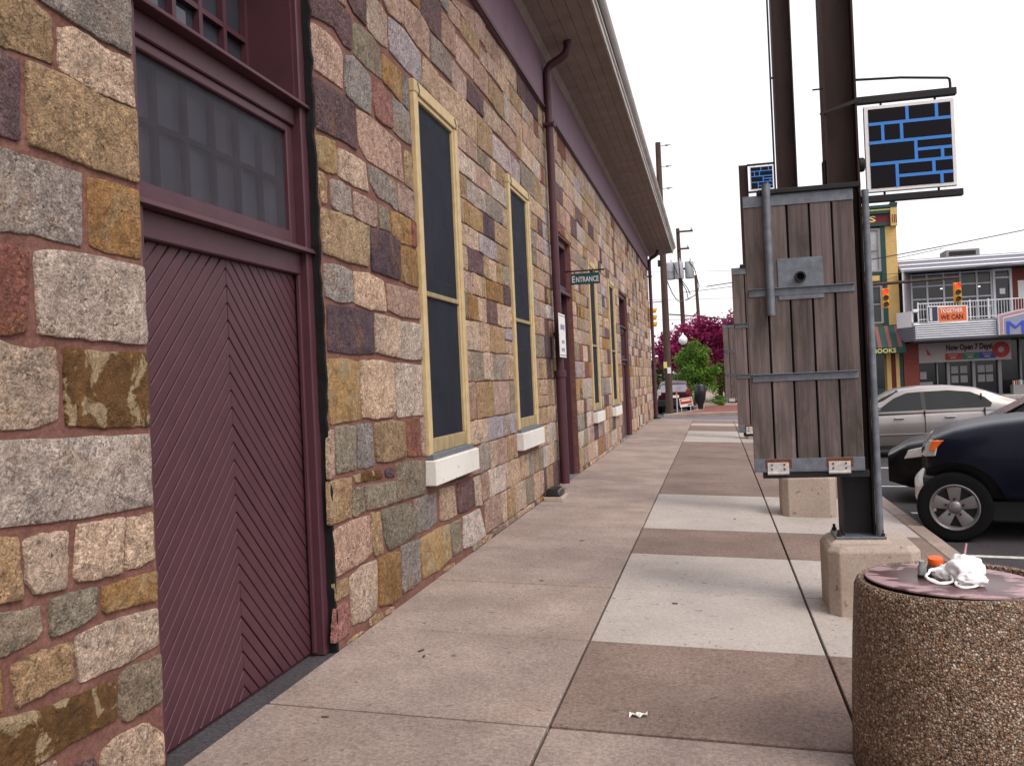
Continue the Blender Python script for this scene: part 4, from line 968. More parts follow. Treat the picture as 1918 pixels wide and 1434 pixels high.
# ------------------------------------------------------------------ vehicles
glass('glass_screen', (.010, .011, .014), .12, .08)
def section(x, zl, zh, w, crown=.02, tum=.97):
    h = zh - zl
    half = [(0, zl), (w * .80, zl), (w * .95, zl + .06 * h), (w * .99, zl + .22 * h), (w, zl + .45 * h), (w * .992, zl + .68 * h), (w * tum, zl + .86 * h), (w * (tum - .05), zl + .955 * h), (w * (tum - .13), zh), (w * .45, zh + crown * .75), (0, zh + crown)]
    return [(x, y, z) for y, z in half] + [(x, -y, z) for y, z in half[-2:0:-1]]
def loft(secs):
    m = MB(); n = len(secs[0])
    for s_ in secs: m.v += s_
    for k in range(len(secs) - 1):
        for i in range(n): j = (i + 1) % n; m.f.append((k * n + i, k * n + j, (k + 1) * n + j, (k + 1) * n + i))
    m.f.append(tuple(range(n))); e = (len(secs) - 1) * n; m.f.append(tuple(e + n - 1 - i for i in range(n))); return m
def interp(tab, x):
    for (a, va), (b, vb) in zip(tab[:-1], tab[1:]):
        if a <= x <= b:
            t = (x - a) / (b - a); t = t * t * (3 - 2 * t) * .35 + t * .65; return va + (vb - va) * t
    return tab[0][1] if x < tab[0][0] else tab[-1][1]
def cut_wheels(me, wheels, r, hw, k=1.16):
    o = bpy.data.objects.new('tmp', me); C.objects.link(o); cs = []
    for x in wheels:
        for s_ in (1, -1):
            cm = MB().cyl((x, s_ * (hw - .30), r * .98), (x, s_ * (hw + .2), r * .98), r * k, n=36).mesh('c'); c = bpy.data.objects.new('c', cm); C.objects.link(c); cs.append(c)
            b = o.modifiers.new('b', 'BOOLEAN'); b.object = c; b.operation = 'DIFFERENCE'; b.solver = 'EXACT'
    out = bpy.data.meshes.new_from_object(o.evaluated_get(bpy.context.evaluated_depsgraph_get()))
    for c in cs: bpy.data.objects.remove(c)
    bpy.data.objects.remove(o)
    for p in out.polygons: p.use_smooth = True
    try: out.set_sharp_from_angle(angle=R(40))
    except Exception: pass
    return out
def wheel(T, x, y, r, side, steel=True):
    w = MB().lathe([(r * .60, -.10), (r * .80, -.115), (r * .93, -.105), (r * .985, -.08), (r, -.03), (r, .03), (r * .985, .08), (r * .93, .105), (r * .80, .115), (r * .60, .10)], (0, 0, 0), 40, 'y', True).build('tyre', 'tyre', T, smooth=True)
    w.location = (x, y, r); s_ = side
    rm = MB().lathe([(r * .58, -.09 * s_), (r * .63, .10 * s_), (r * .66, .115 * s_), (r * .63, .118 * s_), (r * .585, .10 * s_), (r * .55, .05 * s_)], (0, 0, 0), 40, 'y', False)
    rm.build('rim', 'wheel_steel', w, smooth=True)
    MB().cyl((0, .0, 0), (0, .02 * s_, 0), r * .585, n=32).build('wheel_back', 'trim_black', w)
    for k in range(5):
        a0 = 2 * math.pi * k / 5 + math.pi / 2; m = MB()
        d = Vector((math.cos(a0), 0, math.sin(a0))); t = Vector((-math.sin(a0), 0, math.cos(a0)))
        P_ = [d * r * .12 - t * r * .12, d * r * .12 + t * r * .12, d * r * .58 + t * r * .20, d * r * .58 - t * r * .20]
        m.quadbox([tuple(p + Vector((0, .03 * s_, 0))) for p in P_] + [tuple(p + Vector((0, (.085 if i < 2 else .10) * s_, 0))) for i, p in enumerate(P_)])
        m.build('spoke', 'wheel_steel', w, .012, 2, True)
    MB().lathe([(0, .115 * s_), (r * .12, .112 * s_), (r * .17, .10 * s_), (r * .20, .075 * s_)], (0, 0, 0), 20, 'y').build('hub', 'wheel_steel', w, smooth=True)
    for k in range(5):
        a0 = 2 * math.pi * k / 5 + math.pi / 2; p = Vector((math.cos(a0) * r * .235, 0, math.sin(a0) * r * .235))
        MB().cyl(p + Vector((0, .08 * s_, 0)), p + Vector((0, .108 * s_, 0)), r * .035, n=8).build('lug_nut', 'trim_black', w)
    return w
def side_glass(T, poly, cab, name='side_window', mat='glass_car'):
    zb, zt, wb, wt = cab
    for s_ in (1, -1):
        f = lambda z, d: s_ * (wb + (wt - wb) * (z - zb) / (zt - zb) + d)
        m = MB(); n = len(poly)
        for d in (-.02, .006):
            for x, z in poly: m.v.append((x, f(z, d), z))
        m.f.append(tuple(range(n))); m.f.append(tuple(2 * n - 1 - i for i in range(n)))
        for i in range(n): j = (i + 1) % n; m.f.append((i, j, n + j, n + i))
        m.build(name, mat, T)
def car(name, label, loc, rz, top, low, wid, cabt, cab, wins, wheels, r, mat, glassf, glassr, hw, group=None):
    T = thing(name, label, 'car', loc, rz, group)
    x0, x1 = top[0][0], top[-1][0]; n = 34; secs = []
    for i in range(n):
        x = x0 + (x1 - x0) * (.5 - .5 * math.cos(math.pi * i / (n - 1))) * .5 + (x1 - x0) * i / (n - 1) * .5
        secs.append(section(x, interp(low, x), interp(top, x), interp(wid, x)))
    body = obj('body', cut_wheels(loft(secs).mesh('body'), wheels, r, hw, 1.30 if name == 'pickup_truck' else 1.16), mat, T)
    # cabin shell
    zb, zt, wb, wt = cab; cs = []; xs = [p[0] for p in cabt]; m_ = 26
    for i in range(m_):
        x = xs[0] + (xs[-1] - xs[0]) * i / (m_ - 1); z = max(interp(cabt, x), zb + .012); f = (z - zb) / (zt - zb); yt = wb + (wt - wb) * f
        h = z - zb; k = min(1, h / .25)
        half = [(0, zb - .04), (wb, zb - .04), (wb, zb), (wb + (yt - wb) * .5, zb + h * .5), (yt, z - .07 * k), (yt - .035 * k, z - .02 * k), (yt - .11, z), (yt * .5, z + .018 * k), (0, z + .025 * k)]
        cs.append([(x, y, zz) for y, zz in half] + [(x, -y, zz) for y, zz in half[-2:0:-1]])
    loft(cs).build('cabin', mat, T, smooth=True)
    for p in wins: side_glass(T, p, cab)
    for nm, (xa, za, xb, zb2), g in (('windscreen', glassf, 'glass_screen'), ('rear_window', glassr, 'glass_rear')):
        fa = (za - zb) / (zt - zb); fb = (zb2 - zb) / (zt - zb); ya = wb + (wt - wb) * fa - .07; yb = wb + (wt - wb) * fb - .10
        nrm = Vector((zb2 - za, 0, -(xb - xa))).normalized()
        if nrm.z < 0: nrm = -nrm
        a = nrm * .022; b = nrm * .004
        m = MB(); q = [Vector((xa, ya, za)), Vector((xa, -ya, za)), Vector((xb, -yb, zb2)), Vector((xb, yb, zb2))]
        m.quadbox([tuple(p + b) for p in q] + [tuple(p + a) for p in q]); m.build(nm, g, T)
    for x in wheels:
        for s_ in (1, -1): wheel(T, x, s_ * (hw - .125), r, s_)
    MB().box(x0 + .35, x1 - .35, -hw + .25, hw - .25, r * .6, r * 1.1).build('underbody', 'trim_black', T)
    return T
# silver saloon parked nose-in
S = car('saloon_car', 'silver saloon parked behind the dark pickup, seen from its side', (4.25, 21.0, ROAD), math.pi,
  [(-2.38, .93), (-2.30, 1.00), (-1.72, 1.04), (-1.2, .98), (1.0, .93), (1.3, .92), (2.05, .78), (2.32, .62)], [(-2.38, .34), (-2.0, .22), (2.0, .2), (2.32, .28)], [(-2.38, .74), (-2.2, .83), (-1.6, .90), (0, .91), (1.7, .90), (2.15, .80), (2.32, .66)],
  [(-1.95, 1.0), (-1.55, 1.18), (-1.0, 1.38), (-.5, 1.435), (0, 1.44), (.45, 1.40), (.9, 1.17), (1.35, .93)], (.95, 1.42, .86, .64),
  [[(-1.20, .99), (.02, .97), (.02, 1.345), (-.45, 1.355), (-.85, 1.31), (-1.12, 1.19), (-1.24, 1.07)], [(.10, .97), (1.02, .955), (.93, 1.02), (.62, 1.23), (.36, 1.33), (.10, 1.345)]],
  (-1.42, 1.36), .325, 'paint_silver', (1.25, .97, .50, 1.365), (-1.78, 1.075, -1.02, 1.365), .91)
for x in (-.42, .56):
    h = MB().box(x - .10, x + .10, .905, .945, .80, .835).build('door_handle', 'chrome', S, .012, 2)
for x, z0, z1 in ((.06, .36, .96), (-1.08, .5, .98), (1.06, .36, .93)): MB().box(x - .005, x + .005, .86, .918, z0, z1).build('door_seam', 'trim_black', S)
side_glass(S, [(.02, .972), (.10, .972), (.10, 1.345), (.02, 1.345)], (.95, 1.42, .86, .64), 'door_pillar', 'trim_black'); MB().box(-1.1, 1.1, .880, .925, .47, .495).build('side_moulding', 'paint_silver', S, .006)
MB().box(-1.0, .95, .80, .906, .17, .235).build('side_sill', 'trim_black', S)
MB().box(-1.06, -1.035, .752, .785, 1.03, 1.27).build('quarter_bar', 'trim_black', S)
for s_ in (1, -1): MB().box(.93, 1.08, s_ * .93 - .08, s_ * .93 + .08, .97, 1.09).build('mirror', 'paint_silver', S, .03, 2)
# dark car between the pickup and the saloon
K = car('dark_saloon', 'black car just behind the dark pickup, only nose and roof line showing', (4.75, 13.7, ROAD), R(167),
  [(-2.38, .93), (-2.30, 1.00), (-1.72, 1.04), (-1.2, .98), (1.0, .97), (1.3, .95), (2.05, .82), (2.34, .66)], [(-2.38, .34), (-2.0, .22), (2.0, .2), (2.34, .28)], [(-2.38, .74), (-2.2, .83), (-1.6, .90), (0, .91), (1.7, .90), (2.15, .82), (2.34, .68)],
  [(-1.95, 1.0), (-1.55, 1.18), (-1.0, 1.40), (-.5, 1.47), (0, 1.48), (.45, 1.42), (.9, 1.18), (1.35, .95)], (.97, 1.46, .86, .64),
  [[(-1.20, 1.0), (.02, .99), (.02, 1.36), (-.45, 1.38), (-.85, 1.32), (-1.12, 1.2), (-1.24, 1.08)], [(.10, .99), (1.02, .975), (.93, 1.03), (.62, 1.24), (.36, 1.35), (.10, 1.365)]],
  (-1.42, 1.36), .33, 'paint_black', (1.25, .99, .50, 1.39), (-1.78, 1.085, -1.02, 1.39), .91)
for s_ in (1, -1): MB().quadbox([(2.0, s_ * .62, .62), (2.26, s_ * .60, .60), (2.12, s_ * .82, .62), (1.86, s_ * .885, .66), (2.0, s_ * .62, .74), (2.20, s_ * .60, .70), (2.08, s_ * .80, .74), (1.84, s_ * .875, .80)]).build('headlight', 'lamp_clear', K, .01)
MB().box(2.2, 2.335, -.55, .55, .34, .52).build('grille', 'trim_black', K, .02)
# dark navy pickup, nose over the kerb
T_ = car('pickup_truck', 'dark navy pickup with silver steel wheel parked nose-in at the kerb', (4.60, 10.95, ROAD), R(167),
  [(-3.0, 1.22), (-2.9, 1.27), (-.9, 1.27), (.8, 1.25), (1.2, 1.29), (1.6, 1.25), (1.95, 1.19), (2.17, 1.12), (2.27, .98)], [(-3.0, .5), (-2.6, .42), (1.5, .42), (2.1, .55), (2.27, .66)], [(-3.0, .96), (-2.0, 1.0), (0, 1.0), (1.7, 1.01), (2.0, .99), (2.15, .955), (2.22, .91), (2.27, .82)],
  [(-1.55, 1.28), (-1.35, 1.8), (-.9, 1.9), (-.1, 1.9), (.3, 1.84), (.7, 1.60), (1.2, 1.30)], (1.28, 1.9, .93, .74),
  [[(-1.3, 1.36), (-.42, 1.36), (-.42, 1.78), (-1.22, 1.78)], [(-.32, 1.36), (.75, 1.36), (.32, 1.74), (.15, 1.78), (-.32, 1.78)]],
  (-1.75, 2.0), .375, 'paint_navy', (1.10, 1.35, .32, 1.83), (-1.5, 1.40, -1.38, 1.80), 1.0)
for s_ in (1, -1):
    hl = MB().quadbox([(2.06, s_ * .62, .93), (2.315, s_ * .60, .90), (2.285, s_ * .86, .91), (2.17, s_ * .955, .92), (2.06, s_ * .62, 1.09), (2.235, s_ * .60, 1.075), (2.215, s_ * .86, 1.08), (2.13, s_ * .945, 1.09)]).build('headlight', 'lamp_clear', T_, .01)
    MB().quadbox([(2.10, s_ * .86, .975), (2.235, s_ * .86, .975), (2.23, s_ * .91, .975), (2.185, s_ * .958, .98), (2.05, s_ * .86, 1.085), (2.20, s_ * .86, 1.085), (2.19, s_ * .91, 1.085), (2.09, s_ * .97, 1.09)]).build('turn_signal', 'amber', T_, .008)
    MB().box(.75, .98, s_ * 1.12 - .13, s_ * 1.12 + .13, 1.38, 1.60).build('mirror', 'paint_navy', T_, .04, 2, True)
bp = MB(); yy = [-.945, -.90, -.7, -.4, 0, .4, .7, .90, .945]; xx = [2.25, 2.32, 2.36, 2.38, 2.39, 2.38, 2.36, 2.32, 2.25]
for x, y in zip(xx, yy):
    for dx, z in ((-.07, .33), (-.03, .32), (.02, .42), (.02, .58), (-.02, .62), (-.08, .62)): bp.v.append((x + dx, y, z))
for k in range(8):
    for i in range(6): j = (i + 1) % 6; bp.f.append((k * 6 + i, k * 6 + j, (k + 1) * 6 + j, (k + 1) * 6 + i))
bp.f.append(tuple(range(6))); bp.f.append(tuple(48 + 5 - i for i in range(6)))
bp.build('bumper', 'bumper_ivory', T_, smooth=True)
MB().box(2.1, 2.31, -.59, .59, .74, 1.0).build('grille', 'trim_black', T_, .03)
MB().box(1.95, 2.27, -.88, .88, .30, .58).build('air_dam', 'trim_black', T_, .03)
MB().box(2.0, 2.30, -.925, .925, .60, .70).build('bumper_cap', 'trim_black', T_, .015)
MB().box(.75, .758, .99, 1.008, .55, 1.33).build('door_seam', 'trim_black', T_)
# far dark hatchback seen from behind
Hh = car('hatchback_car', 'dark maroon car seen from behind beyond the crossing, next to the utility pole', (-2.05, 48.3, ROAD), math.pi / 2,
  [(-2.1, .95), (-2.0, 1.0), (0, 1.0), (1.2, .95), (2.1, .7)], [(-2.1, .35), (2.1, .3)], [(-2.1, .8), (-1.8, .86), (1.5, .86), (2.1, .7)],
  [(-2.08, 1.0), (-1.85, 1.45), (-1.4, 1.62), (0, 1.65), (.6, 1.5), (1.3, 1.0)], (1.0, 1.62, .83, .66),
  [[(-1.6, 1.06), (0, 1.06), (0, 1.5), (-1.4, 1.5)]], (-1.35, 1.35), .33, 'paint_maroon', (1.2, 1.02, .62, 1.46), (-2.03, 1.08, -1.86, 1.44), .86)
for s_ in (1, -1): MB().box(-2.10, -1.95, s_ * .72 - .09, s_ * .72 + .09, .93, 1.22).build('tail_light', 'tail_red' if s_ < 0 else 'lamp_clear', Hh, .02)
MB().box(-2.15, -2.0, -.82, .82, .38, .70).build('bumper', 'trim_black', Hh, .03); MB().box(-2.13, -2.08, -.26, .26, .80, .93).build('plate', 'white_board', Hh)

# ------------------------------------------------------------------ shops across the square
def fac(T, base):
    return lambda o: w2(o, T, base)
base = (7.3, 52, -.17); BK = thing('book_shop', 'yellow brick shop with green trim, maroon frieze and a striped awning', 'building', base); s = fac(BK, base)
s(MB().box(4.2, 9.80, 52.02, 64, -.17, 9.0).build('wall', 'shop_yellow'))
for x0, x1 in ((9.22, 9.80), (4.2, 4.7)): 
    pr_ = s(bx('pier', x0, x1, 51.9, 52.02, 3.2, 9.05, 'shop_yellow'))
    for k in range(34): w2(bx('brick_course', x0 + .002, x1 - .002, 51.893, 51.901, 3.25 + k * .17, 3.25 + k * .17 + .15, 'shop_yellow'), pr_, (0, 0, 0)).matrix_parent_inverse = Matrix()
co = s(MB().box(4.1, 9.84, 51.75, 64.05, 9.05, 9.2).box(4.1, 9.84, 51.60, 64.05, 9.98, 10.14).box(4.1, 9.84, 51.68, 64.05, 9.70, 9.98).build('cornice', 'shop_green'))
s(bx('frieze', 4.1, 9.5, 51.80, 52.02, 9.2, 9.70, 'shop_maroon')); s(bx('cornice_stripe', 4.1, 9.5, 51.66, 51.70, 9.86, 9.93, 'text_yellow'))
s(text('lettering', "T'S", 'text_yellow', None, (8.30, 51.795, 9.45), .4, width=.95, height=.34))
cb = s(bx('corbel', 9.50, 9.82, 51.62, 52.0, 9.0, 10.12, 'shop_yellow'))
for x in (9.56, 9.66, 9.75): w2(bx('corbel_flute', x, x + .04, 51.605, 51.62, 9.15, 9.6, 'shop_maroon'), cb, (0, 0, 0)).matrix_parent_inverse = Matrix()
s(bx('corbel_cap', 9.48, 9.86, 51.58, 52.0, 10.12, 10.22, 'shop_green')); s(bx('finial', 9.52, 9.80, 51.65, 51.95, 10.22, 10.40, 'shop_maroon', None, .06))
for z0, z1, m in ((6.62, 8.95, 'glass_blind'), (3.85, 5.92, 'glass_shop')):
    for x0 in (7.15, 5.0):
        x1 = x0 + 1.80; f = s(MB().box(x0 - .02, x0 + .10, 51.86, 52.02, z0, z1).box(x1 - .10, x1 + .02, 51.86, 52.02, z0, z1).box(x0 + .10, x1 - .10, 51.86, 52.02, z1 - .1, z1).box(x0 + .10, x1 - .10, 51.86, 52.02, z0, z0 + .08).box(x0 + .10, x1 - .10, 51.90, 52.015, (z0 + z1) / 2 - .03, (z0 + z1) / 2 + .03).build('window', 'column_grey'))
        w2(bx('pane', x0 + .1, x1 - .1, 51.95, 52.018, z0 + .05, z1 - .05, m), f, (0, 0, 0)).matrix_parent_inverse = Matrix()
for x0, x1 in ((8.97, 9.22), (4.72, 4.96), (6.84, 7.11)): s(bx('green_pilaster', x0, x1, 51.85, 52.02, 3.2, 9.05, 'shop_green'))
s(bx('spandrel', 4.98, 8.95, 51.88, 52.02, 5.96, 6.58, 'shop_green'))
for x0 in (5.1, 7.25): s(bx('spandrel_panel', x0, x0 + 1.6, 51.86, 51.88, 6.14, 6.42, 'shop_yellow'))
aw = s(bx('awning_rail', 4.3, 9.80, 51.8, 52.02, 3.62, 3.74, 'shop_green'))
N_ = 33
for k in range(N_):
    xa = 4.3 + (9.78 - 4.3) * k / N_; xb = 4.3 + (9.78 - 4.3) * (k + 1) / N_
    w2(MB().quadbox([(xa, 50.7, 2.50), (xb, 50.7, 2.50), (xb, 51.8, 3.66), (xa, 51.8, 3.66), (xa, 50.69, 2.53), (xb, 50.69, 2.53), (xb, 51.8, 3.70), (xa, 51.8, 3.70)]).build('awning_stripe', ('awning_red' if k % 3 == 1 else 'shop_green'), None), aw, (0, 0, 0)).matrix_parent_inverse = Matrix()
w2(bx('valance', 4.3, 9.78, 50.66, 50.69, 2.20, 2.52, 'shop_green'), aw, (0, 0, 0)).matrix_parent_inverse = Matrix()
w2(text('lettering', 'BOOKS', 'text_yellow', None, (8.74, 50.655, 2.355), .3, width=1.12, height=.24), aw, (0, 0, 0)).matrix_parent_inverse = Matrix()
w2(MB().prism([(50.7, 2.2), (51.8, 2.2), (51.8, 3.66), (50.7, 2.5)], 9.78, 9.80, 'x').build('awning_side', 'shop_green'), aw, (0, 0, 0)).matrix_parent_inverse = Matrix()
s(bx('shop_glass', 4.4, 8.9, 51.9, 52.018, .2, 2.9, 'glass_shop')); s(bx('stall_riser', 4.4, 8.9, 51.85, 52.017, -.17, .35, 'shop_green'))
s(bx('pilaster', 9.0, 9.22, 51.8, 52.019, -.17, 3.2, 'shop_yellow')); s(bx('pilaster_inset', 9.22, 9.46, 51.84, 52.019, -.17, 3.2, 'shop_maroon')); s(bx('pilaster', 9.46, 9.64, 51.8, 52.019, -.17, 3.2, 'shop_yellow')); s(bx('end_pilaster', 9.64, 9.82, 51.82, 52.019, -.17, 3.2, 'shop_green'))
s(bx('door', 7.4, 8.3, 51.86, 51.9, -.17, 2.3, 'shop_green'))

base = (15, 52, -.17); TH = thing('marquee_building', 'pale shopfront building with a railed balcony over a ribbed white marquee', 'building', base); s = fac(TH, base)
idn = lambda o, p: setattr(w2(o, p, (0, 0, 0)), 'matrix_parent_inverse', Matrix())
s(MB().box(9.86, 24, 53.6, 66, -.17, 6.5).box(9.86, 24, 52.6, 66, 6.5, 6.75).build('wall', 'mansard_grey'))
mn = s(MB().prism([(51.5, 6.5), (53.0, 7.28), (66, 7.3), (66, 6.5)], 9.88, 24, 'x').build('mansard_roof', 'mansard_grey'))
for k in range(3):
    t = .12 + k * .34; y_, z_ = 51.5 + 1.5 * t, 6.5 + .78 * t; idn(MB().quadbox([(9.9, y_ - .05, z_ + .0), (24, y_ - .05, z_), (24, y_ + .04, z_ + .05), (9.9, y_ + .04, z_ + .05), (9.9, y_ - .06, z_ + .03), (24, y_ - .06, z_ + .03), (24, y_ + .03, z_ + .08), (9.9, y_ + .03, z_ + .08)]).build('roof_batten', 'rib_white'), mn)
wg = s(MB().prism([(9.86, 51.3), (9.92, 51.3), (10.72, 53.6), (10.5, 53.6)], 2.9, 6.52, 'z').build('wing_wall', 'panel_white'))
for k in range(9): t = (k + .5) / 9; idn(MB().box(9.93 + .78 * t, 9.95 + .78 * t, 51.3 + 2.3 * t - .05, 51.3 + 2.3 * t, 2.95, 6.5).build('panel_joint', 'column_grey'), wg)
gl = s(bx('window_wall', 10.72, 14.78, 53.45, 53.6, 3.9, 6.5, 'glass_shop'))
xs_ = [10.72, 11.52, 12.36, 13.20, 14.02, 14.74]
for x in xs_: idn(bx('mullion', x - .045, x + .045, 53.36, 53.45, 3.9, 6.5, 'panel_white'), gl)
for z in (4.55, 5.10, 5.80, 6.44):
    for a, b in zip(xs_[:-1], xs_[1:]): idn(bx('transom', a + .046, b - .046, 53.37, 53.45, z - .035, z + .035, 'panel_white'), gl)
for x, z in ((12.2, 5.6), (14.1, 5.6)): idn(bx('ceiling_light', x, x + .10, 53.42, 53.449, z, z + .05, 'ceiling_lamp_lit'), gl)
bd = s(MB().box(14.80, 14.92, 53.3, 53.6, 3.75, 6.5).box(15.62, 15.74, 53.3, 53.6, 3.75, 6.5).box(14.92, 15.62, 53.3, 53.6, 6.38, 6.5).box(14.92, 15.62, 53.32, 53.6, 5.98, 6.06).build('balcony_door', 'rib_white'))
idn(bx('pane', 14.92, 15.62, 53.45, 53.6, 3.75, 6.38, 'glass_shop'), bd); idn(bx('poster', 15.15, 15.42, 53.43, 53.449, 5.15, 5.45, 'white_board'), bd)
br = s(bx('brick_wall', 15.74, 24, 53.3, 53.6, 3.75, 6.5, 'mortar'))
for k in range(28):
    x = 15.76 + (k % 2) * -.1
    for j in range(7): idn(bx('brick', max(15.745, x + j * .22), x + j * .22 + .205, 53.285, 53.3, 3.78 + k * .096, 3.78 + k * .096 + .08, 'brick_red'), br)
s(bx('wall_sign', 16.0, 17.2, 53.25, 53.284, 4.9, 5.8, 'white_board'))
dk = s(bx('balcony_deck', 9.95, 24, 49.8, 53.5, 3.55, 3.72, 'column_grey'))
mq = s(MB().prism([(9.55, 51.6), (10.05, 49.7), (24, 49.7), (24, 51.9), (9.55, 51.9)], 2.76, 3.55, 'z').build('marquee', 'mansard_grey'))
for k in range(7): z = 2.86 + k * .112; idn(MB().box(10.06, 13.86, 49.64, 49.70, z, z + .075).build('rib', 'rib_white', None, .02, 2), mq)
for k in range(6): z = 2.86 + k * .112; idn(MB().quadbox([(9.545, 51.55, z), (9.50, 51.5, z), (9.99, 49.68, z), (10.04, 49.7, z), (9.545, 51.55, z + .075), (9.50, 51.5, z + .075), (9.99, 49.68, z + .075), (10.04, 49.7, z + .075)]).build('side_rib', 'mansard_grey'), mq)
idn(MB().quadbox([(9.50, 51.3, 3.50), (9.56, 51.3, 3.50), (10.02, 49.85, 3.50), (9.96, 49.85, 3.50), (9.50, 51.3, 4.30), (9.56, 51.3, 4.30), (10.02, 49.85, 4.30), (9.96, 49.85, 4.30)]).build('letter_box', 'white_board'), mq)
for z in (3.5, 4.22): idn(bx('flood_lamp', 10.02, 10.30, 49.75, 49.95, z, z + .16, 'white_board', None, .02), mq)
idn(bx('soffit', 10.0, 24, 49.75, 53.4, 2.68, 2.76, 'trim_black'), mq)
rl = s(MB().box(10.25, 24, 49.82, 49.87, 4.62, 4.67).box(10.25, 24, 49.82, 49.86, 3.82, 3.86).build('railing', 'rib_white'))
for k in range(60): x = 10.27 + k * .13; idn(bx('baluster', x, x + .016, 49.83, 49.855, 3.72, 4.62, 'rib_white'), rl)
for x in (10.25, 12.7, 13.55, 15.2): idn(bx('rail_post', x, x + .06, 49.80, 49.88, 3.72, 4.72, 'rib_white'), rl)
mb_ = MB(); arc = [(13.90, 2.84), (13.90, 3.86), (14.4, 3.98), (15.2, 4.12), (16.2, 4.2), (17.2, 4.12), (18.0, 3.98), (18.5, 3.86), (18.5, 2.84)]
ms = s(mb_.prism(arc, 49.45, 49.69, 'y').build('arch_sign', 'panel_white'))
ins = lambda d: [(13.90 + d, 2.84 + .001), (13.90 + d, 3.86 - d * .8), (14.4 + d * .5, 3.98 - d), (15.2, 4.12 - d), (16.2, 4.2 - d), (17.2, 4.12 - d), (18.0 - d * .5, 3.98 - d), (18.5 - d, 3.86 - d * .8), (18.5 - d, 2.841)]
idn(MB().prism(ins(.06), 49.44, 49.45, 'y').build('pink_band', 'marquee_pink'), ms); idn(MB().prism(ins(.20), 49.43, 49.44, 'y').build('sign_edge', 'rib_white'), ms); idn(MB().prism(ins(.24), 49.42, 49.43, 'y').build('sign_field', 'marquee_grey'), ms)
idn(text('lettering', 'M', 'neon_blue', None, (14.66, 49.405, 3.20), .6, width=.80, height=.62, depth=.02, bold=0), ms)
idn(text('lettering', 'I', 'neon_blue', None, (15.35, 49.405, 3.24), .6, width=.10, height=.66, depth=.02, bold=0), ms)
bn_ = s(bx('shop_banner', 10.62, 15.10, 51.80, 51.86, 1.62, 2.66, 'banner_pink'))
idn(text('lettering', 'Now Open 7 Days!', 'text_dark', None, (13.10, 51.79, 2.33), .3, width=2.25, height=.42, bold=.045), bn_)
for k, (m, x) in enumerate((('red_ink', 11.92), ('green_ink', 12.74), ('blue_ink', 13.56))):
    b = bx('hours_block', x, x + .81, 51.79, 51.80, 1.72, 2.06, m); idn(b, bn_)
    idn(MB().box(x + .15, x + .6, 51.786, 51.79, 1.95, 1.99).box(x + .25, x + .52, 51.786, 51.79, 1.80, 1.88).build('hours_print', 'banner_pink'), bn_)
idn(MB().lathe([(0, 51.788), (.42, 51.788), (.42, 51.80), (0, 51.80)], (14.62, 0, 2.15), 24, 'y').build('round_badge', 'red_ink'), bn_)
idn(MB().lathe([(0, 51.784), (.15, 51.784), (.15, 51.788), (0, 51.788)], (14.62, 0, 2.15), 20, 'y').build('badge_centre', 'banner_pink'), bn_)
idn(MB().prism([(10.98, 2.4), (11.18, 2.12), (11.22, 2.0), (11.05, 2.02)], 51.79, 51.80, 'y').build('bird_mark', 'red_ink'), bn_)
s(bx('brick_pier', 9.86, 10.62, 51.85, 53.5, -.17, 2.68, 'brick_red'))
sf = s(bx('shop_glass', 10.62, 22, 52.35, 52.4, -.17, 2.68, 'glass_shop'))
for x, w in ((11.55, .05), (12.05, .14), (13.3, .14), (14.55, .16), (15.6, .08)): idn(bx('shop_column', x, x + w, 52.15, 52.3, -.17, 2.68, 'column_grey'), sf)
for x, z in ((10.75, .75), (10.72, .2), (11.05, .2)): idn(bx('window_notice', x, x + .32, 52.33, 52.349, z, z + .4, 'banner_pink'), sf)
for x in (12.3, 12.75, 13.6, 14.0):
    for z in (.5, 1.0): idn(bx('window_poster', x, x + .34, 52.33, 52.349, z, z + .38, 'column_grey'), sf)
bs = s(bx('book_rack', 14.9, 16.2, 51.0, 51.5, -.17, .30, 'column_grey'))
for k in range(22): idn(bx('book', 14.95 + k * .055, 14.99 + k * .055, 51.05, 51.3, .302, .50 + .06 * rnd.random(), rnd.choice(['red_ink', 'banner_pink', 'text_yellow', 'green_ink', 'banner_pink', 'white_board']), None), bs)
ac = s(bx('roof_unit', 12.6, 14.3, 53.6, 55, 7.3, 7.72, 'column_grey', None, .02)); idn(bx('fan_box', 12.75, 14.1, 53.59, 53.60, 7.38, 7.62, 'trim_black'), ac)
bnr = thing('railing_banner', 'orange and navy banner reading TOGETHER WE CAN tied to the balcony railing', 'banner', (11.6, 49.78, 3.6)); b_ = (11.6, 49.78, 3.6)
w2(MB().quadbox([(10.70, 49.765, 3.66), (12.58, 49.765, 3.60), (12.58, 49.79, 3.60), (10.70, 49.79, 3.66), (10.70, 49.765, 4.52), (12.60, 49.765, 4.44), (12.60, 49.79, 4.44), (10.70, 49.79, 4.52)]).build('sheet', 'white_board'), bnr, b_)
w2(bx('navy_field', 10.74, 11.18, 49.755, 49.764, 3.72, 4.45, 'banner_navy'), bnr, b_); w2(bx('orange_field', 11.22, 12.53, 49.755, 49.764, 3.68, 4.40, 'banner_orange'), bnr, b_)
w2(text('lettering', 'TOGETHER', 'white_board', None, (11.83, 49.75, 4.22), .25, width=1.05, height=.22), bnr, b_); w2(text('lettering', 'WE CAN', 'text_dark', None, (11.84, 49.75, 3.89), .25, width=1.05, height=.25), bnr, b_)
m_ = MB()
for k in range(6): m_.box(10.80, 10.92, 49.75, 49.755, 3.76 + k * .11, 3.84 + k * .11)
w2(m_.build('side_print', 'white_board'), bnr, b_)

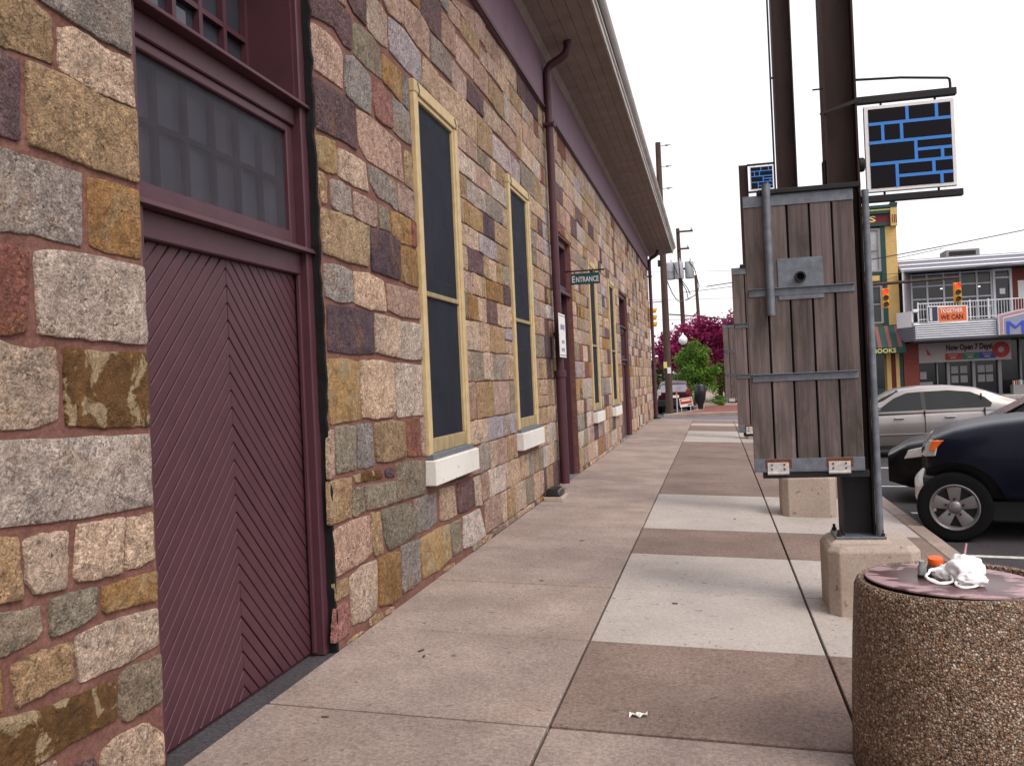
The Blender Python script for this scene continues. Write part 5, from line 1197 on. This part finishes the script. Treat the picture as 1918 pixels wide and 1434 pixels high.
# ------------------------------------------------------------------ traffic signals, poles, wires
def signal(T, x, y, z, face, lit, base):            # z = top of the housing
    a = {'-y': 0, '+x': math.pi / 2}[face]; mt = Matrix.Translation((x, y, z)) @ Matrix.Rotation(a, 4, 'Z')
    def put(o, p=None): 
        o.data.transform(mt); return w2(o, T, base) if p is None else idn(o, p)
    h = put(MB().box(-.15, .15, -.0, .18, -.92, 0).build('housing', 'signal_yellow', None, .02))
    for k in range(3):
        zc = -.16 - .30 * k
        put(MB().cyl((0, -.004, zc), (0, -.016, zc), .105, n=20).build('lens', 'lens_red_lit' if (k == 0 and lit) else 'lens_dark'), h)
        v = MB(); n = 14
        for i in range(n + 1):
            t = math.pi * (-.15 + 1.3 * i / n)
            for r_, d in ((.135, 0), (.135, -.20), (.125, -.20), (.125, 0)): v.v.append((r_ * math.cos(t), d - .001 + (.06 if d else 0) * (1 - max(0, math.sin(t))), zc + r_ * math.sin(t)))
        for i in range(n):
            for q in range(4): l = (q + 1) % 4; v.f.append((i * 4 + q, (i + 1) * 4 + q, (i + 1) * 4 + l, i * 4 + l))
        put(v.build('visor', 'signal_yellow'), h)
    put(MB().cyl((0, .09, -.0), (0, .09, .17), .03, n=8).build('hanger', 'steel_dark'), None)
base = (5.6, 45.2, -.31); ma = thing('mast_arm', 'weathered steel mast arm carrying two traffic lights over the street', 'traffic mast', base)
w2(MB().tube([(5.6, 45.2, -.31), (5.6, 45.2, 6.0)], [.13, .09], 12).build('mast', 'steel_rust', smooth=True), ma, base)
w2(MB().tube([(5.6, 45.2, 5.32), (8, 45.2, 5.40), (11.15, 45.2, 5.47)], [.085, .075, .055], 10).build('arm', 'pole_wood', smooth=True), ma, base)
for nm, x, z in (('left traffic light on the mast arm, red lit, against the yellow shop', 7.89, 5.16), ('right traffic light on the mast arm, red lit, before the balcony windows', 10.99, 5.22)):
    T = thing('traffic_light', nm, 'traffic light', (x, 45.0, z - .92), group='red traffic lights on the mast arm'); signal(T, x, 44.98, z, '-y', True, (x, 45.0, z - .92))
T = thing('traffic_light', 'yellow traffic light seen from its side at the stone corner', 'traffic light', (-2.55, 40.0, 3.6)); signal(T, -2.52, 40.0, 4.55, '+x', False, (-2.55, 40.0, 3.6))
def upole(x, y, h, r, lean, label, arms=(), zb=-.3):
    base = (x, y, zb); T = thing('utility_pole', label, 'utility pole', base, group='utility poles beyond the station')
    w2(MB().tube([(x, y, zb), (x + lean * .5, y, zb + h * .5), (x + lean, y, zb + h)], [r, r * .88, r * .72], 14).build('pole', 'pole_wood', smooth=True), T, base)
    for z, x0, x1 in arms:
        xc = x + lean * (z - zb) / h; w2(MB().box(xc + x0, xc + x1, y - .20, y - .10, z - .06, z + .06).build('crossarm', 'pole_wood'), T, base)
        for xx in (xc + x1 - .1,): w2(MB().lathe([(0, 0), (.05, 0), (.07, .05), (.04, .1), (.06, .14), (0, .2)], (xx, y - .15, z + .06), 10).build('insulator', 'transformer', smooth=True), T, base)
    return T, base
P1, b1_ = upole(-2.07, 42.0, 12.5, .17, -.0, 'nearest utility pole rising past the eave end at the crossing')
for z in (12.05, 11.1, 10.1): w2(MB().cyl((-2.07, 42, z - .03), (-1.75, 42, z), .018, n=6).cyl((-1.75, 42, z), (-1.62, 42, z), .06, .05, n=10).cyl((-1.62, 42, z), (-1.5, 42, z), .025, n=8).build('insulator', 'transformer', smooth=True), P1, b1_)
for z, m, dx in ((2.05, 'text_yellow', -.10), (1.8, 'white_board', .06)): w2(MB().box(-2.07 + dx - .08, -2.07 + dx + .08, 41.82, 41.85, z - .14, z + .14).build('pole_notice', m), P1, b1_)
w2(bx('pole_clamp', -2.32, -2.2, 41.93, 42.07, 6.55, 6.85, 'iron_black', None, .02), P1, b1_)
P2, b2_ = upole(-1.85, 62, 11.7, .17, -.15, 'transformer pole behind the magenta tree with three grey cans', [(11.15, -.1, 1.0), (10.0, -.1, .7)])
for x, y_ in ((-2.6, 61.9), (-2.02, 61.72), (-1.34, 61.9)):
    t = w2(MB().lathe([(0, 8.0), (.28, 8.0), (.30, 8.05), (.30, 9.05), (.27, 9.12), (0, 9.16)], (x, y_, 0), 20).build('transformer', 'transformer', smooth=True), P2, b2_)
    idn(MB().lathe([(0, 0), (.05, 0), (.06, .06), (.03, .1), (.05, .16), (0, .24)], (x + .08, y_, 9.14), 10).build('bushing', 'transformer', smooth=True), t)
w2(bx('can_beam', -2.7, -1.2, 61.95, 62.05, 8.6, 8.75, 'steel_dark'), P2, b2_)
P3, b3_ = upole(-.95, 78, 10.2, .17, -.25, 'thin utility pole right of the transformer cans, farthest of the poles', [(5.6, -.3, .6)])
wi = []
def wire(a, b, sag, r=.018):
    pts = []
    for i in range(15):
        t = i / 14; p = Vector(a).lerp(Vector(b), t); p.z -= sag * 4 * t * (1 - t); pts.append(p)
    return MB().tube(pts, r, 5)
for lab, a, b, sg, r in (('thin overhead wire crossing the sky above the balcony building', (-.2, 43, 5.6), (30, 46, 10.4), .5, .022), ('overhead wire from the transformer pole towards the right', (-1.8, 62, 7.1), (14, 60, 8.6), .25, .02), ('thick sagging cable in front of the magenta tree', (-1.9, 42, 4.35), (4.5, 50, 3.6), -.12, .03),
    ('upper thin wire passing behind the eave end', (-14, 60, 9.1), (16, 64, 8.2), .3, .012), ('middle thin wire behind the utility poles', (-14, 60, 7.2), (16, 66, 6.6), .3, .012), ('lowest thin wire behind the utility poles', (-14, 58, 5.6), (16, 66, 5.4), .3, .012), ('span wire holding the yellow traffic light', (-2.07, 41.9, 4.95), (-12, 40, 5.1), .15, .02), ('looping cable between nearest pole and transformer pole', (-2.0, 42, 6.1), (-1.85, 62, 6.6), .5, .025),
    ('faint wire crossing the yellow shop front', (4.2, 51, 6.45), (22, 50.6, 6.9), .25, .014), ('second faint wire sagging before the yellow shop', (4.2, 51.3, 5.9), (10.2, 51.4, 6.4), .3, .012)):
    tag(wire(a, b, sg, r).build('overhead_wire', 'wire', smooth=True), lab, 'wire', 'overhead wires')
dl = thing('drop_cables', 'dark cables looping down between the grey transformer cans', 'cable', (-1.8, 61.7, 6))
for pts in ([(-1.34, 61.6, 9.1), (-1.0, 61.6, 8.6), (-.75, 61.6, 7.4), (-.9, 61.6, 6.9), (-1.7, 61.6, 6.5)], [(-2.4, 61.5, 9.1), (-2.1, 61.45, 8.2), (-1.6, 61.6, 7.2), (-1.5, 61.7, 6.6)], [(-2.0, 61.4, 9.1), (-1.95, 61.4, 8.0), (-1.5, 61.6, 7.3), (-1.35, 61.7, 6.9)]):
    w2(MB().tube(pts, .03, 6).build('cable', 'wire', smooth=True), dl, (-1.8, 61.7, 6))
sl = thing('street_lamp', 'white globe street lamp in front of the magenta tree', 'street lamp', (-1.72, 54.2, -.17)); b_ = (-1.72, 54.2, -.17)
w2(MB().lathe([(0, -.31), (.2, -.31), (.18, .3), (.09, .5), (.07, 1.2), (.06, 3.0), (.12, 3.1), (.13, 3.2), (0, 3.25)], (-1.72, 54.2, .13), 16).build('column', 'iron_black', smooth=True), sl, b_)
w2(MB().lathe([(.10, 3.2), (.22, 3.32), (.26, 3.46), (.24, 3.60), (.14, 3.72), (.06, 3.78), (.05, 3.86), (0, 3.92)], (-1.72, 54.2, .13), 20).build('globe', 'globe_white', smooth=True), sl, b_)
ysn = thing('yard_sign', 'tilted orange and white campaign sign on thin legs by the brick kerb', 'sign', (-1.37, 43.5, -.17)); b_ = (-1.37, 43.5, -.17)
rot = Matrix.Translation((-1.37, 43.5, .28)) @ Matrix.Rotation(R(-6), 4, 'Y')
def ys_(nm, m, x0, x1, y0, y1, z0, z1): o = bx(nm, x0, x1, y0, y1, z0, z1, m); o.data.transform(rot); return w2(o, ysn, b_)
ys_('board', 'white_board', -.30, .30, -.01, .01, -.21, .21); ys_('orange_field', 'banner_orange', -.27, .27, -.013, -.0101, -.08, .18); ys_('red_bar', 'red_ink', -.25, .25, -.016, -.0131, -.06, .02); ys_('white_bar', 'white_board', -.2, .2, -.016, -.0131, .06, .13); ys_('navy_mark', 'banner_navy', .06, .27, -.013, -.0101, -.17, -.11)
for x in (-.22, .2): w2(MB().cyl((-1.37 + x, 43.5, -.2), (-1.37 + x, 43.5, .12), .012, n=6).build('leg', 'rib_white'), ysn, b_)
mk = thing('marker_post', 'slim pale marker post with an orange top beside the yard sign', 'post', (-1.79, 43.4, -.17)); w2(MB().cyl((-1.79, 43.4, -.2), (-1.79, 43.4, .55), .03, n=8).build('shaft', 'transformer'), mk, (-1.79, 43.4, -.17)); w2(MB().cyl((-1.79, 43.4, .55), (-1.79, 43.4, .74), .032, n=8).build('tip', 'signal_yellow'), mk, (-1.79, 43.4, -.17))
bb = thing('street_bin', 'tall black street bin tapering to a narrow foot under the green tree', 'bin', (-.75, 46, -.17)); b_ = (-.75, 46, -.17)
w2(MB().lathe([(0, -.164), (.13, -.164), (.14, .05), (.26, .32), (.28, .6), (.28, 1.0), (.24, 1.06), (0, 1.08)], (-.75, 46, 0), 16).build('body', 'plastic_black', smooth=True), bb, b_); w2(bx('slot', -.95, -.6, 45.68, 45.72, .62, .72, 'iron_black'), bb, b_)

# ------------------------------------------------------------------ trees
def tree(name, label, x, y, zb, th, crowns, mat, n, leaf, tr=.12, group='trees beyond the crossing'):
    rg = random.Random(int(x * 100 + y)); base = (x, y, zb); T = thing(name, label, 'tree', base, group=group)
    m = MB(); m.tube([(x, y, zb - .05), (x + .05, y, zb + th * .5), (x - .03, y, zb + th)], [tr, tr * .8, tr * .6], 9)
    for (cx, cy, cz, rx, ry, rz) in crowns:
        for k in range(4):
            q = Vector((cx + rg.uniform(-.6, .6) * rx, cy + rg.uniform(-.6, .6) * ry, cz + rg.uniform(-.2, .7) * rz)); s0 = Vector((x - .03, y, zb + th * rg.uniform(.7, 1)))
            m.tube([s0, s0.lerp(q, .5) + Vector((0, 0, .1)), q], [tr * .4, tr * .25, tr * .08], 5)
    w2(m.build('trunk', 'bark', smooth=True), T, base)
    V, F, SE = [], [], []; tot = sum(c[3] * c[4] * c[5] for c in crowns)
    for (cx, cy, cz, rx, ry, rz) in crowns:
        nc = max(6, int(n * (rx * ry * rz) / tot)); clumps = []
        for _ in range(max(8, nc // 70)):
            d = Vector((rg.gauss(0, 1), rg.gauss(0, 1), rg.gauss(0, 1))).normalized() * (rg.random() ** .45); clumps.append((Vector((cx + d.x * rx, cy + d.y * ry, cz + d.z * rz)), rg.uniform(.5, 1.2), rg.uniform(0, 1)))
        for _ in range(nc):
            c, sz, tone = rg.choice(clumps); p = c + Vector((rg.gauss(0, .16 * rx * sz), rg.gauss(0, .16 * ry * sz), rg.gauss(0, .15 * rz * sz)))
            u = Vector((rg.gauss(0, 1), rg.gauss(0, 1), rg.gauss(0, .6))).normalized(); w = u.cross(Vector((rg.gauss(0, 1), rg.gauss(0, 1), rg.gauss(0, 1)))).normalized(); l = leaf * rg.uniform(.6, 1.3)
            o = len(V); V += [tuple(p - u * l), tuple(p + w * l * .5), tuple(p + u * l), tuple(p - w * l * .5)]; F.append((o, o + 1, o + 2, o + 3)); SE += [min(1, max(0, tone * .6 + rg.random() * .5))] * 4
    me = bpy.data.meshes.new('crown'); me.from_pydata(V, [], F); a = me.attributes.new('seed', 'FLOAT', 'POINT'); a.data.foreach_set('value', SE)
    w2(obj('crown', me, mat), T, base); return T
tree('blossom_tree', 'wide magenta blossom tree spreading behind the globe lamp', .3, 60, -.2, 2.0, [(-2.5, 60, 3.1, 1.5, 1.6, 1.3), (-.6, 60, 3.7, 1.9, 1.8, 1.5), (1.6, 60, 3.6, 2.0, 1.9, 1.8), (.6, 59, 2.3, 1.5, 1.4, 1.2)], 'leaf_magenta', 21000, .13, .16)
tree('street_tree', 'bright green young tree in front of the magenta tree', -1.15, 52, -.17, 1.2, [(-1.15, 52, 2.0, 1.1, 1.0, 1.3), (-.7, 51.8, 1.4, .9, .8, .9), (-1.6, 52, 1.2, .6, .7, .7)], 'leaf_green', 7000, .085, .08)
tree('young_tree', 'yellowish green small tree behind the plank panels', .55, 56, -.17, .8, [(.55, 56, 1.3, .9, .8, .9)], 'leaf_yellowgreen', 2600, .09, .06)
tree('roadside_tree', 'pale green tree left of the utility pole, beyond the maroon car', -4.3, 76, -.3, 1.2, [(-4.3, 76, 2.2, 1.5, 1.5, 1.4), (-5.2, 77, 1.2, 1.6, 1.5, 1.3)], 'leaf_far', 3600, .14, .12)
tree('roadside_tree', 'hazy tree far down the street behind the pale green tree', -3.0, 100, -.3, 1.5, [(-3.0, 100, 2.0, 3.4, 2, 2.0), (1.5, 102, 1.6, 3, 2, 1.7)], 'leaf_far', 4200, .2, .15)
tree('roadside_tree', 'low bushy tree closing the view at the end of the pavement', 3.0, 90, -.3, 1.0, [(3.2, 90, 1.4, 2.6, 2, 1.6), (0, 92, .9, 2.2, 1.5, 1.1)], 'leaf_yellowgreen', 3600, .16, .12)
tree('shrub', 'low green shrub at the edge of the far brick pavement', .35, 50.5, -.17, .2, [(.35, 50.5, .12, .7, .6, .3)], 'leaf_green', 900, .06, .03)
